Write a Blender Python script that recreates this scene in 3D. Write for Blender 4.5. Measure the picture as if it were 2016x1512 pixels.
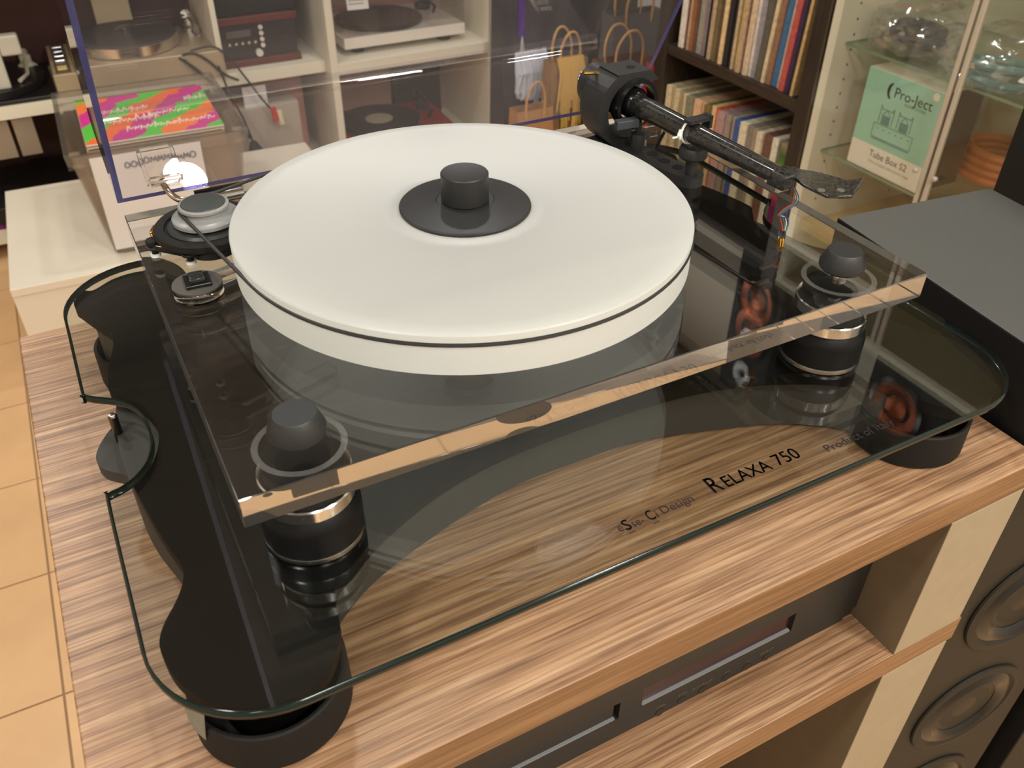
import bpy, bmesh, math, random
from mathutils import Vector, Matrix
random.seed(7)
for o in list(bpy.data.objects): bpy.data.objects.remove(o)
SC = bpy.context.scene
COL = SC.collection
# ---------------------------------------------------------------- camera
FPX = 1725.63                                   # focal length in pixels of the 2016 px wide photo
CAM = Vector((-0.0261, -0.3185, 1.3451))
RX = Vector((0.88271, -0.46988, 0.00752)); RY = Vector((-0.28043, -0.53938, -0.79399)); RZ = Vector((0.37714, 0.69876, -0.60789))
cd = bpy.data.cameras.new('camera'); cam = bpy.data.objects.new('camera', cd); COL.objects.link(cam)
cd.sensor_width = 36; cd.lens = FPX / 2016 * 36; cd.clip_start = 0.01; cd.clip_end = 50
m3 = Matrix((RX, -RY, -RZ)).transposed(); cam.matrix_world = Matrix.Translation(CAM) @ m3.to_4x4()
cd.dof.use_dof = True; cd.dof.focus_distance = 0.62; cd.dof.aperture_fstop = 15
SC.camera = cam
def ray(px, py): return (RX * ((px - 1008) / FPX) + RY * ((py - 756) / FPX) + RZ)
def PZ(px, py, z): d = ray(px, py); return CAM + d * ((z - CAM.z) / d.z)
def PY(px, py, y): d = ray(px, py); return CAM + d * ((y - CAM.y) / d.y)
def PX(px, py, x): d = ray(px, py); return CAM + d * ((x - CAM.x) / d.x)
# ---------------------------------------------------------------- world, light, exposure
w = bpy.data.worlds.new('room_air'); SC.world = w; w.use_nodes = True
w.node_tree.nodes['Background'].inputs[0].default_value = (1, .86, .70, 1); w.node_tree.nodes['Background'].inputs[1].default_value = 0.04
SC.view_settings.view_transform = 'Standard'; SC.view_settings.look = 'None'; SC.view_settings.gamma = 1
SC.view_settings.use_curve_mapping = False
SC.view_settings.exposure = -1.6
WARM = (1.0, 0.985, 0.93)
LAMPS = [  # x, y, watts, radius : round ceiling lamps, the lamp bodies are built further down
    (0.95, 1.75, 36, .07), (-0.75, 1.35, 40, .09), (-1.05, -0.35, 55, .12), (1.05, -1.25, 84, .12),
    (0.05, -1.55, 88, .12), (-0.45, 2.3, 40, .09), (1.25, 0.35, 22, .09), (0.225, 0.69, 24, .05), (-1.4, -2.0, 45, .12), (1.2, -2.2, 75, .12)]
ZC = 2.75
for (lx, ly, lw, lr) in LAMPS:
    ld = bpy.data.lights.new('lamp_light', 'AREA'); ld.shape = 'DISK'; ld.size = lr * 2; ld.energy = lw; ld.color = WARM
    lo = bpy.data.objects.new('lamp_light', ld); COL.objects.link(lo); lo.location = (lx, ly, ZC - .035)
# ---------------------------------------------------------------- materials
MATS = {}
def nd(t, k, **kw):
    n = t.nodes.new(k)
    for a, b in kw.items(): setattr(n, a, b)
    return n
def ramp(t, stops):
    r = nd(t, 'ShaderNodeValToRGB'); e = r.color_ramp.elements
    while len(e) < len(stops): e.new(0.5)
    for i, (p, c) in enumerate(stops): e[i].position = p; e[i].color = (*c, 1)
    return r
def S(r, g, b):
    f = lambda c: (c / 255 / 12.92) if c / 255 <= .04045 else ((c / 255 + .055) / 1.055) ** 2.4
    return (f(r), f(g), f(b))
def mat(name, col=(.5, .5, .5), rough=.5, metal=0, spec=.5, noise=0, nscale=40, bump=0, bscale=300, coat=0, trans=0, ior=1.45, emit=None, es=0, sss=0):
    if name in MATS: return MATS[name]
    m = bpy.data.materials.new(name); m.use_nodes = True; t = m.node_tree; b = t.nodes['Principled BSDF']
    b.inputs['Base Color'].default_value = (*col, 1); b.inputs['Roughness'].default_value = rough; b.inputs['Metallic'].default_value = metal
    b.inputs['Specular IOR Level'].default_value = spec; b.inputs['Coat Weight'].default_value = coat; b.inputs['Coat Roughness'].default_value = .08
    b.inputs['Transmission Weight'].default_value = trans; b.inputs['IOR'].default_value = ior
    if sss: b.inputs['Subsurface Weight'].default_value = sss; b.inputs['Subsurface Radius'].default_value = (.03, .03, .028); b.inputs['Subsurface Scale'].default_value = 1
    if emit: b.inputs['Emission Color'].default_value = (*emit, 1); b.inputs['Emission Strength'].default_value = es
    tc = nd(t, 'ShaderNodeTexCoord')
    if noise:
        n = nd(t, 'ShaderNodeTexNoise'); n.inputs['Scale'].default_value = nscale; n.inputs['Detail'].default_value = 4; t.links.new(tc.outputs['Object'], n.inputs['Vector'])
        r = ramp(t, [(.3, tuple(c * (1 - noise) for c in col)), (.7, tuple(min(1, c * (1 + noise)) for c in col))]); t.links.new(n.outputs['Fac'], r.inputs[0]); t.links.new(r.outputs[0], b.inputs['Base Color'])
    if bump:
        n = nd(t, 'ShaderNodeTexNoise'); n.inputs['Scale'].default_value = bscale; t.links.new(tc.outputs['Object'], n.inputs['Vector'])
        bp = nd(t, 'ShaderNodeBump'); bp.inputs['Strength'].default_value = bump; bp.inputs['Distance'].default_value = .001; t.links.new(n.outputs['Fac'], bp.inputs['Height']); t.links.new(bp.outputs[0], b.inputs['Normal'])
    MATS[name] = m; return m
def clear(name, tint=(1, 1, 1), f0=.04, rough=0.0, haze=0, hazecol=(.8, .8, .8)):
    """clear sheet: straight-through transparency plus Fresnel (Schlick) reflection, optional milky haze"""
    if name in MATS: return MATS[name]
    m = bpy.data.materials.new(name); m.use_nodes = True; t = m.node_tree
    for n in list(t.nodes): t.nodes.remove(n)
    out = nd(t, 'ShaderNodeOutputMaterial'); tr = nd(t, 'ShaderNodeBsdfTransparent'); tr.inputs[0].default_value = (*tint, 1)
    gl = nd(t, 'ShaderNodeBsdfGlossy'); gl.inputs['Roughness'].default_value = rough; gl.inputs[0].default_value = (1, 1, 1, 1)
    lw = nd(t, 'ShaderNodeLayerWeight'); lw.inputs[0].default_value = .5
    p = nd(t, 'ShaderNodeMath', operation='POWER'); p.inputs[1].default_value = 5; t.links.new(lw.outputs['Facing'], p.inputs[0])
    q = nd(t, 'ShaderNodeMath', operation='MULTIPLY_ADD'); q.inputs[1].default_value = 1 - f0; q.inputs[2].default_value = f0; t.links.new(p.outputs[0], q.inputs[0])
    mx = nd(t, 'ShaderNodeMixShader'); t.links.new(q.outputs[0], mx.inputs[0])
    if haze:
        df = nd(t, 'ShaderNodeBsdfDiffuse'); df.inputs[0].default_value = (*hazecol, 1); tl = nd(t, 'ShaderNodeBsdfTranslucent'); tl.inputs[0].default_value = (*hazecol, 1)
        a = nd(t, 'ShaderNodeMixShader'); a.inputs[0].default_value = .5; t.links.new(df.outputs[0], a.inputs[1]); t.links.new(tl.outputs[0], a.inputs[2])
        h = nd(t, 'ShaderNodeMixShader'); h.inputs[0].default_value = haze; t.links.new(tr.outputs[0], h.inputs[1]); t.links.new(a.outputs[0], h.inputs[2]); t.links.new(h.outputs[0], mx.inputs[1])
    else: t.links.new(tr.outputs[0], mx.inputs[1])
    t.links.new(gl.outputs[0], mx.inputs[2]); t.links.new(mx.outputs[0], out.inputs[0])
    MATS[name] = m; return m
def wood(name, c0, c1, c2, c3, axis='X', rough=.42, lines=1.0, streak=1.0):
    if name in MATS: return MATS[name]
    m = bpy.data.materials.new(name); m.use_nodes = True; t = m.node_tree; b = t.nodes['Principled BSDF']; b.inputs['Roughness'].default_value = rough
    tc = nd(t, 'ShaderNodeTexCoord'); mp = nd(t, 'ShaderNodeMapping')
    sc = {'X': (6, 190, 190), 'Y': (190, 6, 190), 'Z': (190, 190, 6)}[axis]; mp.inputs['Scale'].default_value = sc
    t.links.new(tc.outputs['Object'], mp.inputs[0])
    n1 = nd(t, 'ShaderNodeTexNoise'); n1.inputs['Scale'].default_value = 1.0; n1.inputs['Detail'].default_value = 5; n1.inputs['Roughness'].default_value = .62; n1.inputs['Distortion'].default_value = .25; t.links.new(mp.outputs[0], n1.inputs[0])
    r1 = ramp(t, [(.30, c0), (.44, c1), (.56, c2), (.72, c3)]); t.links.new(n1.outputs[0], r1.inputs[0])
    mp2 = nd(t, 'ShaderNodeMapping'); sc2 = {'X': (14, 560, 560), 'Y': (560, 14, 560), 'Z': (560, 560, 14)}[axis]; mp2.inputs['Scale'].default_value = sc2; t.links.new(tc.outputs['Object'], mp2.inputs[0])
    n2 = nd(t, 'ShaderNodeTexNoise'); n2.inputs['Scale'].default_value = 1; n2.inputs['Detail'].default_value = 3; t.links.new(mp2.outputs[0], n2.inputs[0])
    r2 = ramp(t, [(.38, (.42, .36, .31)), (.54, (1, 1, 1))]); t.links.new(n2.outputs[0], r2.inputs[0])
    mp3 = nd(t, 'ShaderNodeMapping'); sc3 = {'X': (1.2, 22, 22), 'Y': (22, 1.2, 22), 'Z': (22, 22, 1.2)}[axis]; mp3.inputs['Scale'].default_value = sc3; t.links.new(tc.outputs['Object'], mp3.inputs[0])
    n3 = nd(t, 'ShaderNodeTexNoise'); n3.inputs['Scale'].default_value = 1; n3.inputs['Detail'].default_value = 2; n3.inputs['Distortion'].default_value = .6; t.links.new(mp3.outputs[0], n3.inputs[0])
    r3 = ramp(t, [(.32, (.74, .68, .62)), (.5, (1, 1, 1)), (.68, (1.0, .93, .84))]); t.links.new(n3.outputs[0], r3.inputs[0])
    mx = nd(t, 'ShaderNodeMix', data_type='RGBA', blend_type='MULTIPLY'); mx.inputs[0].default_value = .62 * lines; t.links.new(r1.outputs[0], mx.inputs[6]); t.links.new(r2.outputs[0], mx.inputs[7])
    mx2 = nd(t, 'ShaderNodeMix', data_type='RGBA', blend_type='MULTIPLY'); mx2.inputs[0].default_value = .9 * streak; t.links.new(mx.outputs[2], mx2.inputs[6]); t.links.new(r3.outputs[0], mx2.inputs[7])
    t.links.new(mx2.outputs[2], b.inputs['Base Color'])
    bp = nd(t, 'ShaderNodeBump'); bp.inputs['Strength'].default_value = .35; bp.inputs['Distance'].default_value = .0008; t.links.new(n2.outputs[0], bp.inputs['Height']); t.links.new(bp.outputs[0], b.inputs['Normal'])
    MATS[name] = m; return m
def stripes(name, cols, angle, scale, warp=.35):
    """printed cover: diagonal bands in the given colours (constant steps)"""
    m = bpy.data.materials.new(name); m.use_nodes = True; t = m.node_tree; b = t.nodes['Principled BSDF']; b.inputs['Roughness'].default_value = .45
    tc = nd(t, 'ShaderNodeTexCoord'); mp = nd(t, 'ShaderNodeMapping'); mp.inputs['Rotation'].default_value = angle; t.links.new(tc.outputs['Object'], mp.inputs[0])
    n = nd(t, 'ShaderNodeTexNoise'); n.inputs['Scale'].default_value = 14; t.links.new(mp.outputs[0], n.inputs[0])
    sx = nd(t, 'ShaderNodeSeparateXYZ'); t.links.new(mp.outputs[0], sx.inputs[0])
    a = nd(t, 'ShaderNodeMath', operation='MULTIPLY_ADD'); a.inputs[1].default_value = scale; t.links.new(sx.outputs[0], a.inputs[0])
    k = nd(t, 'ShaderNodeMath', operation='MULTIPLY'); k.inputs[1].default_value = warp; t.links.new(n.outputs[0], k.inputs[0]); t.links.new(k.outputs[0], a.inputs[2])
    fr = nd(t, 'ShaderNodeMath', operation='FRACT'); t.links.new(a.outputs[0], fr.inputs[0])
    r = ramp(t, [(i / len(cols), c) for i, c in enumerate(cols)]); r.color_ramp.interpolation = 'CONSTANT'; t.links.new(fr.outputs[0], r.inputs[0]); t.links.new(r.outputs[0], b.inputs['Base Color'])
    return m
M_floor = mat('floor_grout', S(150, 118, 84), .7)
M_tile = mat('beige_tile', S(212, 170, 124), .38, noise=.07, nscale=6)
M_wall = mat('plaster_wall', S(222, 214, 200), .85, noise=.03, nscale=5)
M_wallg = mat('grey_wall_panel', S(92, 86, 80), .7, noise=.05)
M_ceil = mat('ceiling_paint', S(112, 105, 96), .9)
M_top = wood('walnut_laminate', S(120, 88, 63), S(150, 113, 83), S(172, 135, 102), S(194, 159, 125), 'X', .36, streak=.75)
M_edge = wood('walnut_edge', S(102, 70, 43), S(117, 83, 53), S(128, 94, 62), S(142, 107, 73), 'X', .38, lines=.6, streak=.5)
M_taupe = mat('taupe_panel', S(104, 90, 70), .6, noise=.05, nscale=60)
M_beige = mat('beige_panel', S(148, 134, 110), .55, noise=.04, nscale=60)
M_black = mat('black_anodised', (.018, .018, .018), .42, bump=.08, bscale=2500)
M_blackg = mat('black_gloss', (.006, .006, .006), .22)
M_blackg2 = mat('black_foot', (.003, .003, .003), .45, spec=.2)
M_blackm = mat('black_matte', (.010, .0092, .008), .6, spec=.25, bump=.2, bscale=1800)
M_frame = mat('black_painted_frame', (.003, .0027, .0022), .6, spec=.1)
M_body = mat('charcoal_body', (.040, .037, .032), .6, spec=.3)
M_rubber = mat('black_rubber', (.018, .017, .016), .5)
M_silver = mat('turned_aluminium', (.80, .80, .80), .16, metal=1)
M_chrome = mat('chrome', (.85, .84, .82), .08, metal=1)
M_brass = mat('brass', S(206, 160, 80), .22, metal=1)
M_gold = mat('gold_pin', S(240, 190, 90), .2, metal=1)
def frosted(name, dcol, tcol, f_):
    m = bpy.data.materials.new(name); m.use_nodes = True; t = m.node_tree; b = t.nodes['Principled BSDF']
    b.inputs['Base Color'].default_value = (*dcol, 1); b.inputs['Roughness'].default_value = .36
    tl = nd(t, 'ShaderNodeBsdfTranslucent'); tl.inputs[0].default_value = (*tcol, 1)
    h = nd(t, 'ShaderNodeMixShader'); h.inputs[0].default_value = f_; t.links.new(b.outputs[0], h.inputs[1]); t.links.new(tl.outputs[0], h.inputs[2]); t.links.new(h.outputs[0], t.nodes['Material Output'].inputs[0])
    return m
M_frost = frosted('frosted_acrylic', (.64, .64, .61), (.95, .96, .93), .5)
M_frost2 = mat('frosted_acrylic_pulley', (.25, .25, .24), .3)
M_acryl = mat('clear_acrylic', (.985, .985, .975), .0, trans=1, ior=1.62)
def edge_acrylic():
    m = bpy.data.materials.new('acrylic_cut_edge'); m.use_nodes = True; t = m.node_tree; b = t.nodes['Principled BSDF']
    b.inputs['Base Color'].default_value = (.97, .97, .96, 1); b.inputs['Transmission Weight'].default_value = 1; b.inputs['IOR'].default_value = 1.62; b.inputs['Roughness'].default_value = .03
    df = nd(t, 'ShaderNodeBsdfDiffuse'); df.inputs[0].default_value = (.8, .79, .76, 1); tl = nd(t, 'ShaderNodeBsdfTranslucent'); tl.inputs[0].default_value = (.8, .79, .76, 1)
    a = nd(t, 'ShaderNodeMixShader'); a.inputs[0].default_value = .5; t.links.new(df.outputs[0], a.inputs[1]); t.links.new(tl.outputs[0], a.inputs[2])
    h = nd(t, 'ShaderNodeMixShader'); h.inputs[0].default_value = .07; t.links.new(b.outputs[0], h.inputs[1]); t.links.new(a.outputs[0], h.inputs[2]); t.links.new(h.outputs[0], t.nodes['Material Output'].inputs[0])
    return m
M_acredge = edge_acrylic()
M_glass = clear('platform_glass', (.94, .96, .945), .06)
M_glassedge = mat('green_glass_edge', (.006, .012, .010), .12, spec=.3)
M_lid = clear('lid_acrylic', (.955, .95, .965), .05, haze=.02, hazecol=(.80, .76, .80))  # pinkish haze: slight scuffing, with the lid's bright reflection put into the colour
M_lidedge = clear('lid_edge_violet', S(110, 108, 170), .25, rough=.15, haze=.75, hazecol=S(88, 88, 142))
M_thinglass = clear('shelf_glass', (.90, .94, .90), .05)
M_greenedge = mat('shelf_glass_edge', S(120, 140, 116), .2)
M_white = mat('white_laminate', S(232, 226, 212), .35)
M_whiteg = mat('white_gloss', S(224, 213, 194), .2)
M_carbon = mat('carbon_fibre', (.022, .021, .018), .16, noise=.9, nscale=420, coat=.6)
M_wtie = mat('white_cable_tie', (.86, .86, .82), .4)
M_ink = mat('black_print', (.010, .007, .008), .4)
M_ptgrey = mat('grey_print', S(96, 130, 120), .6)
# ---------------------------------------------------------------- mesh helpers
def new_obj(name, bm, m, parent=None, smooth=False, mats=None):
    me = bpy.data.meshes.new(name); bmesh.ops.recalc_face_normals(bm, faces=bm.faces); bm.to_mesh(me); bm.free()
    o = bpy.data.objects.new(name, me); COL.objects.link(o)
    for x in (mats or [m]): me.materials.append(x)
    if smooth:
        for p in me.polygons: p.use_smooth = True
        try: me.set_sharp_from_angle(angle=math.radians(32))
        except Exception: pass
    if parent is not None:
        o.parent = parent
    return o
def off(parent):
    """sum of locations up the chain: world coordinates -> local (roots used with world coordinates are unrotated)"""
    v = Vector((0, 0, 0)); p = parent
    while p is not None: v += p.location; p = p.parent
    return v
def W(name, bm, m, parent, smooth=False, mats=None):
    """a part whose bmesh is given in world coordinates"""
    bmesh.ops.translate(bm, vec=-off(parent), verts=bm.verts)
    return new_obj(name, bm, m, parent, smooth, mats)
def thing(name, label, cat, loc, rz=0, group=None):
    o = bpy.data.objects.new(name, None); COL.objects.link(o); o.location = loc; o.rotation_euler = (0, 0, rz); o.empty_display_size = .05
    o['label'] = label; o['category'] = cat
    if group: o['group'] = group
    return o
def tag(o, label, cat, group=None):
    o['label'] = label; o['category'] = cat
    if group: o['group'] = group
    return o
def struct(o): o['kind'] = 'structure'; return o
def base(o, x, y, z):
    """move a world-coordinate mesh's origin to (x,y,z)"""
    v = Vector((x, y, z)); o.data.transform(Matrix.Translation(-v)); o.location = v; return o
def BM(): return bmesh.new()
def box(bm, x0, x1, y0, y1, z0, z1, bev=0, seg=2):
    r = bmesh.ops.create_cube(bm, size=1); v = r['verts']
    for q in v: q.co = Vector(((x0 + x1) / 2 + q.co.x * (x1 - x0), (y0 + y1) / 2 + q.co.y * (y1 - y0), (z0 + z1) / 2 + q.co.z * (z1 - z0)))
    if bev:
        es = {e for q in v for e in q.link_edges}
        bmesh.ops.bevel(bm, geom=list(es), offset=bev, segments=seg, affect='EDGES', profile=.5)
    return bm
def obox(bm, c, ax, ay, az, bev=0):
    """box from centre and three half-axis vectors"""
    r = bmesh.ops.create_cube(bm, size=2); v = r['verts']; c = Vector(c); ax = Vector(ax); ay = Vector(ay); az = Vector(az)
    for q in v: q.co = c + ax * q.co.x + ay * q.co.y + az * q.co.z
    if bev: bmesh.ops.bevel(bm, geom=list({e for q in v for e in q.link_edges}), offset=bev, segments=2, affect='EDGES', profile=.5)
    return bm
def lathe(bm, prof, c=(0, 0, 0), n=64, axis=None):
    """profile [(r,z)...] turned about the z axis (or an axis vector) through c"""
    c = Vector(c); rot = Matrix.Identity(3) if axis is None else Vector((0, 0, 1)).rotation_difference(Vector(axis)).to_matrix()
    rings = []
    for (r, z) in prof:
        if r < 1e-6: rings.append([bm.verts.new(c + rot @ Vector((0, 0, z)))])
        else: rings.append([bm.verts.new(c + rot @ Vector((r * math.cos(2 * math.pi * i / n), r * math.sin(2 * math.pi * i / n), z))) for i in range(n)])
    for a, b in zip(rings, rings[1:]):
        for i in range(n):
            j = (i + 1) % n
            if len(a) == 1 and len(b) == 1: continue
            if len(a) == 1: bm.faces.new((a[0], b[i], b[j]))
            elif len(b) == 1: bm.faces.new((a[i], a[j], b[0]))
            else: bm.faces.new((a[i], a[j], b[j], b[i]))
    return bm
def cyl(bm, c, r, h, n=32, axis=None, ch=0):
    p = [(0, 0), (r - ch, 0)] + ([(r, ch), (r, h - ch)] if ch else [(r, h)]) + [(r - ch, h), (0, h)] if ch else [(0, 0), (r, 0), (r, h), (0, h)]
    return lathe(bm, p, c, n, axis)
def prism(bm, pts, z0, z1, side_mat=0):
    a = [bm.verts.new((x, y, z0)) for x, y in pts]; b = [bm.verts.new((x, y, z1)) for x, y in pts]
    bm.faces.new(a[::-1]); bm.faces.new(b); n = len(pts)
    for i in range(n):
        j = (i + 1) % n; f = bm.faces.new((a[i], a[j], b[j], b[i])); f.material_index = side_mat
    return bm
def catmull(pts, k=8, closed=True):
    out = []; n = len(pts)
    for i in range(n if closed else n - 1):
        g = (lambda j: pts[j % n]) if closed else (lambda j: pts[min(max(j, 0), n - 1)])
        p0, p1, p2, p3 = (Vector(g(i + d)) for d in (-1, 0, 1, 2))
        for s in range(k):
            u = s / k; out.append(.5 * ((2 * p1) + (p2 - p0) * u + (2 * p0 - 5 * p1 + 4 * p2 - p3) * u * u + (3 * p1 - p0 - 3 * p2 + p3) * u ** 3))
    if not closed: out.append(Vector(pts[-1]))
    return out
def sweep(bm, path, r, n=8, closed=False, cap=True):
    """tube along a path; r may be a number or a list"""
    P = [Vector(p) for p in path]; m = len(P); rs = r if isinstance(r, (list, tuple)) else [r] * m; rings = []
    up = Vector((0, 0, 1)); prev = None
    for i in range(m):
        a = P[(i - 1) % m] if closed or i > 0 else P[i]; b = P[(i + 1) % m] if closed or i < m - 1 else P[i]
        t = (b - a).normalized()
        if prev is None:
            s = t.cross(up); s = t.cross(Vector((1, 0, 0))) if s.length < 1e-3 else s
        else: s = prev - t * prev.dot(t)
        s.normalize(); prev = s; q = t.cross(s)
        rings.append([bm.verts.new(P[i] + (s * math.cos(2 * math.pi * k / n) + q * math.sin(2 * math.pi * k / n)) * rs[i]) for k in range(n)])
    for i in range(m if closed else m - 1):
        a = rings[i]; b = rings[(i + 1) % m]
        for k in range(n): bm.faces.new((a[k], a[(k + 1) % n], b[(k + 1) % n], b[k]))
    if cap and not closed: bm.faces.new(rings[0][::-1]); bm.faces.new(rings[-1])
    return bm
def extr(bm, poly, d):
    """planar polygon (3D points) extruded by vector d"""
    d = Vector(d); a = [bm.verts.new(Vector(p)) for p in poly]; b = [bm.verts.new(Vector(p) + d) for p in poly]; n = len(poly)
    bm.faces.new(a[::-1]); bm.faces.new(b)
    for i in range(n): bm.faces.new((a[i], a[(i + 1) % n], b[(i + 1) % n], b[i]))
    return bm
def text_mesh(s, size, ext=.0002):
    cu = bpy.data.curves.new('t', 'FONT'); cu.body = s; cu.size = size; cu.extrude = ext; cu.resolution_u = 3
    o = bpy.data.objects.new('t', cu); COL.objects.link(o); dg = bpy.context.evaluated_depsgraph_get(); dg.update()
    me = bpy.data.meshes.new_from_object(o.evaluated_get(dg)); bpy.data.objects.remove(o); bm = BM(); bm.from_mesh(me); bpy.data.meshes.remove(me); return bm
def letter(name, s, size, origin, ux, uy, parent, m, sx=1, ext=.0002):
    """lettering laid in the plane of ux (reading direction), uy (up)"""
    bm = text_mesh(s, size, ext); ux = Vector(ux).normalized(); uy = Vector(uy).normalized(); un = ux.cross(uy); O = Vector(origin) - off(parent)
    wdt = 0
    for v in bm.verts: wdt = max(wdt, v.co.x * sx); v.co = O + ux * v.co.x * sx + uy * v.co.y + un * v.co.z
    return new_obj(name, bm, m, parent), wdt
def copy_tree(o, parent=None):
    c = o.copy(); COL.objects.link(c); c.parent = parent
    for ch in [x for x in list(bpy.data.objects) if x.parent == o]: copy_tree(ch, c)
    return c
# heights of the stack (metres above floor)
Z_TAB, Z_CUP, Z_GL, Z_PL = .921, .950, .989, 1.05
# ================================================================ the room
X0, X1, Y0, Y1 = -2.2, 1.95, -2.6, 2.95
fl = struct(new_obj('floor', box(BM(), X0, X1, Y0, Y1, -.05, -.0025), M_floor))
a = PZ(62, 850, 0); b = PZ(130, 1400, 0); d = (a - b); ang = math.atan2(d.y, d.x) - math.pi / 2
j = PZ(0, 1159, 0)                                   # a cross joint seen in the photo
u = Vector((math.cos(ang), math.sin(ang), 0)); v = Vector((-u.y, u.x, 0))
oa = b + v * ((j - b).dot(v))                        # crossing of the long joint with that cross joint
tm = None
for ix in range(-5, 7):
    for iy in range(-8, 9):
        c = oa + u * (.3 * (ix + .5)) + v * (.3 * (iy + .5))
        if not (X0 + .2 < c.x < X1 - .2 and Y0 + .2 < c.y < Y1 - .2): continue
        if tm is None:
            t = new_obj('floor_tile', box(BM(), -.1482, .1482, -.1482, .1482, -.0025, 0, .0008, 1), M_tile, fl); tm = t.data
        else:
            t = bpy.data.objects.new('floor_tile', tm); COL.objects.link(t); t.parent = fl
        t.location = (c.x, c.y, 0); t.rotation_euler = (0, 0, ang)
struct(new_obj('ceiling', box(BM(), X0, X1, Y0, Y1, ZC, ZC + .05), M_ceil))
struct(new_obj('wall_back', box(BM(), X0, X1, Y1, Y1 + .05, 0, ZC), mat('back_wall_paint', S(92, 83, 74), .85, noise=.03, nscale=5)))
struct(new_obj('wall_front', box(BM(), X0, X1, Y0 - .05, Y0, 0, ZC), M_wall))
struct(new_obj('wall_left', box(BM(), X0 - .05, X0, Y0, Y1, 0, ZC), M_wall))
struct(new_obj('wall_right', box(BM(), X1, X1 + .05, Y0, Y1, 0, ZC), M_wall))
M_lamp = mat('lamp_glow', (1, 1, 1), .5, emit=(1, .82, .60), es=6)
M_trimw = mat('lamp_trim', S(225, 220, 210), .4)
WHERE = ['in front of the paper bags', 'above the floor beside the low white cabinet', 'above the floor left of the audio rack', 'nearest the right wall before the audio rack', 'straight in front of the audio rack', 'above the far end of the shelving', 'above the front of the glass cabinet', 'small, right above the glass turntable', 'in the front left room corner', 'in the front right room corner']
for (lx, ly, lw_, lr), wh_ in zip(LAMPS, WHERE):
    t = thing('ceiling_lamp', 'round recessed ceiling lamp ' + wh_, 'lamp', (lx, ly, ZC), 0, 'round ceiling lamps')
    W('trim_ring', lathe(BM(), [(lr + .002, ZC), (lr + .03, ZC), (lr + .028, ZC - .012), (lr + .004, ZC - .016), (lr + .002, ZC)], (lx, ly, 0), 40), M_trimw, t, True)
    W('diffuser', lathe(BM(), [(0, ZC - .006), (lr + .003, ZC - .006), (lr + .003, ZC - .001), (0, ZC - .001)], (lx, ly, 0), 40), M_lamp, t)
# ================================================================ rack with walnut boards
YF = -.086
rk = thing('audio_rack', 'walnut-topped audio rack with wide beige uprights carrying the turntable', 'rack', (.215, .167, 0))
tb = BM(); box(tb, -.104, .536, YF, .4195, Z_TAB - .027, Z_TAB, .0012)
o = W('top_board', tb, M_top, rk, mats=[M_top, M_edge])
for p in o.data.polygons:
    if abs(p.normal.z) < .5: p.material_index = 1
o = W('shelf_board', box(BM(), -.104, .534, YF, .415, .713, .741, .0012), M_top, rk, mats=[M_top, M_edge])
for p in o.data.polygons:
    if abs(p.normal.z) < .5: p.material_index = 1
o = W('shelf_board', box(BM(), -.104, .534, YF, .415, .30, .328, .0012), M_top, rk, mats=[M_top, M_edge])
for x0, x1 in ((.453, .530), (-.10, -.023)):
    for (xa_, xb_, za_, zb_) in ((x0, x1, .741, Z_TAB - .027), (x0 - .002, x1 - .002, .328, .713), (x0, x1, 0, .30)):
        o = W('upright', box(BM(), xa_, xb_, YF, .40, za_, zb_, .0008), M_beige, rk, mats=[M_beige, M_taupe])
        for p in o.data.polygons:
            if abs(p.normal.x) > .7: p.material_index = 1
W('back_panel', box(BM(), -.023, .453, .385, .398, .328, .713), mat('dark_back', S(70, 58, 46), .7), rk)
# ================================================================ CD player on the rack shelf
YC = -.042; cx0, cx1, cz0, cz1 = .022, .4515, .7435, .878
cdp = thing('cd_player', 'black CD player with slim tray slot and long dark display on rack shelf', 'cd player', (.237, .09, .741))
pts = []
rr = .012
for (qx, qz, a0) in ((cx1 - rr, cz0 + rr, -90), (cx1 - rr, cz1 - rr, 0), (cx0 + rr, cz1 - rr, 90), (cx0 + rr, cz0 + rr, 180)):
    for k in range(7): aa = math.radians(a0 + 15 * k); pts.append((qx + rr * math.cos(aa), YC + .012, qz + rr * math.sin(aa)))
W('body', extr(BM(), pts, (0, .24, 0)), M_blackm, cdp)
W('foot', cyl(BM(), (.07, .0, .741), .018, .003), M_rubber, cdp); W('foot', cyl(BM(), (.40, .0, .741), .018, .003), M_rubber, cdp)
dTL, dTR, dBR, dBL = (PY(*q, YC) for q in ((1266, 1357), (1568, 1208), (1556, 1241), (1262, 1394)))
dx0, dx1 = dBL.x, dTR.x; dz0, dz1 = (dBL.z + dBR.z) / 2, (dTL.z + dTR.z) / 2
sR = PY(1222, 1383, YC); sB = PY(1211, 1418, YC); sx1 = sR.x; sz1, sz0 = sR.z, sB.z; sx0 = sx1 - .17
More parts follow.
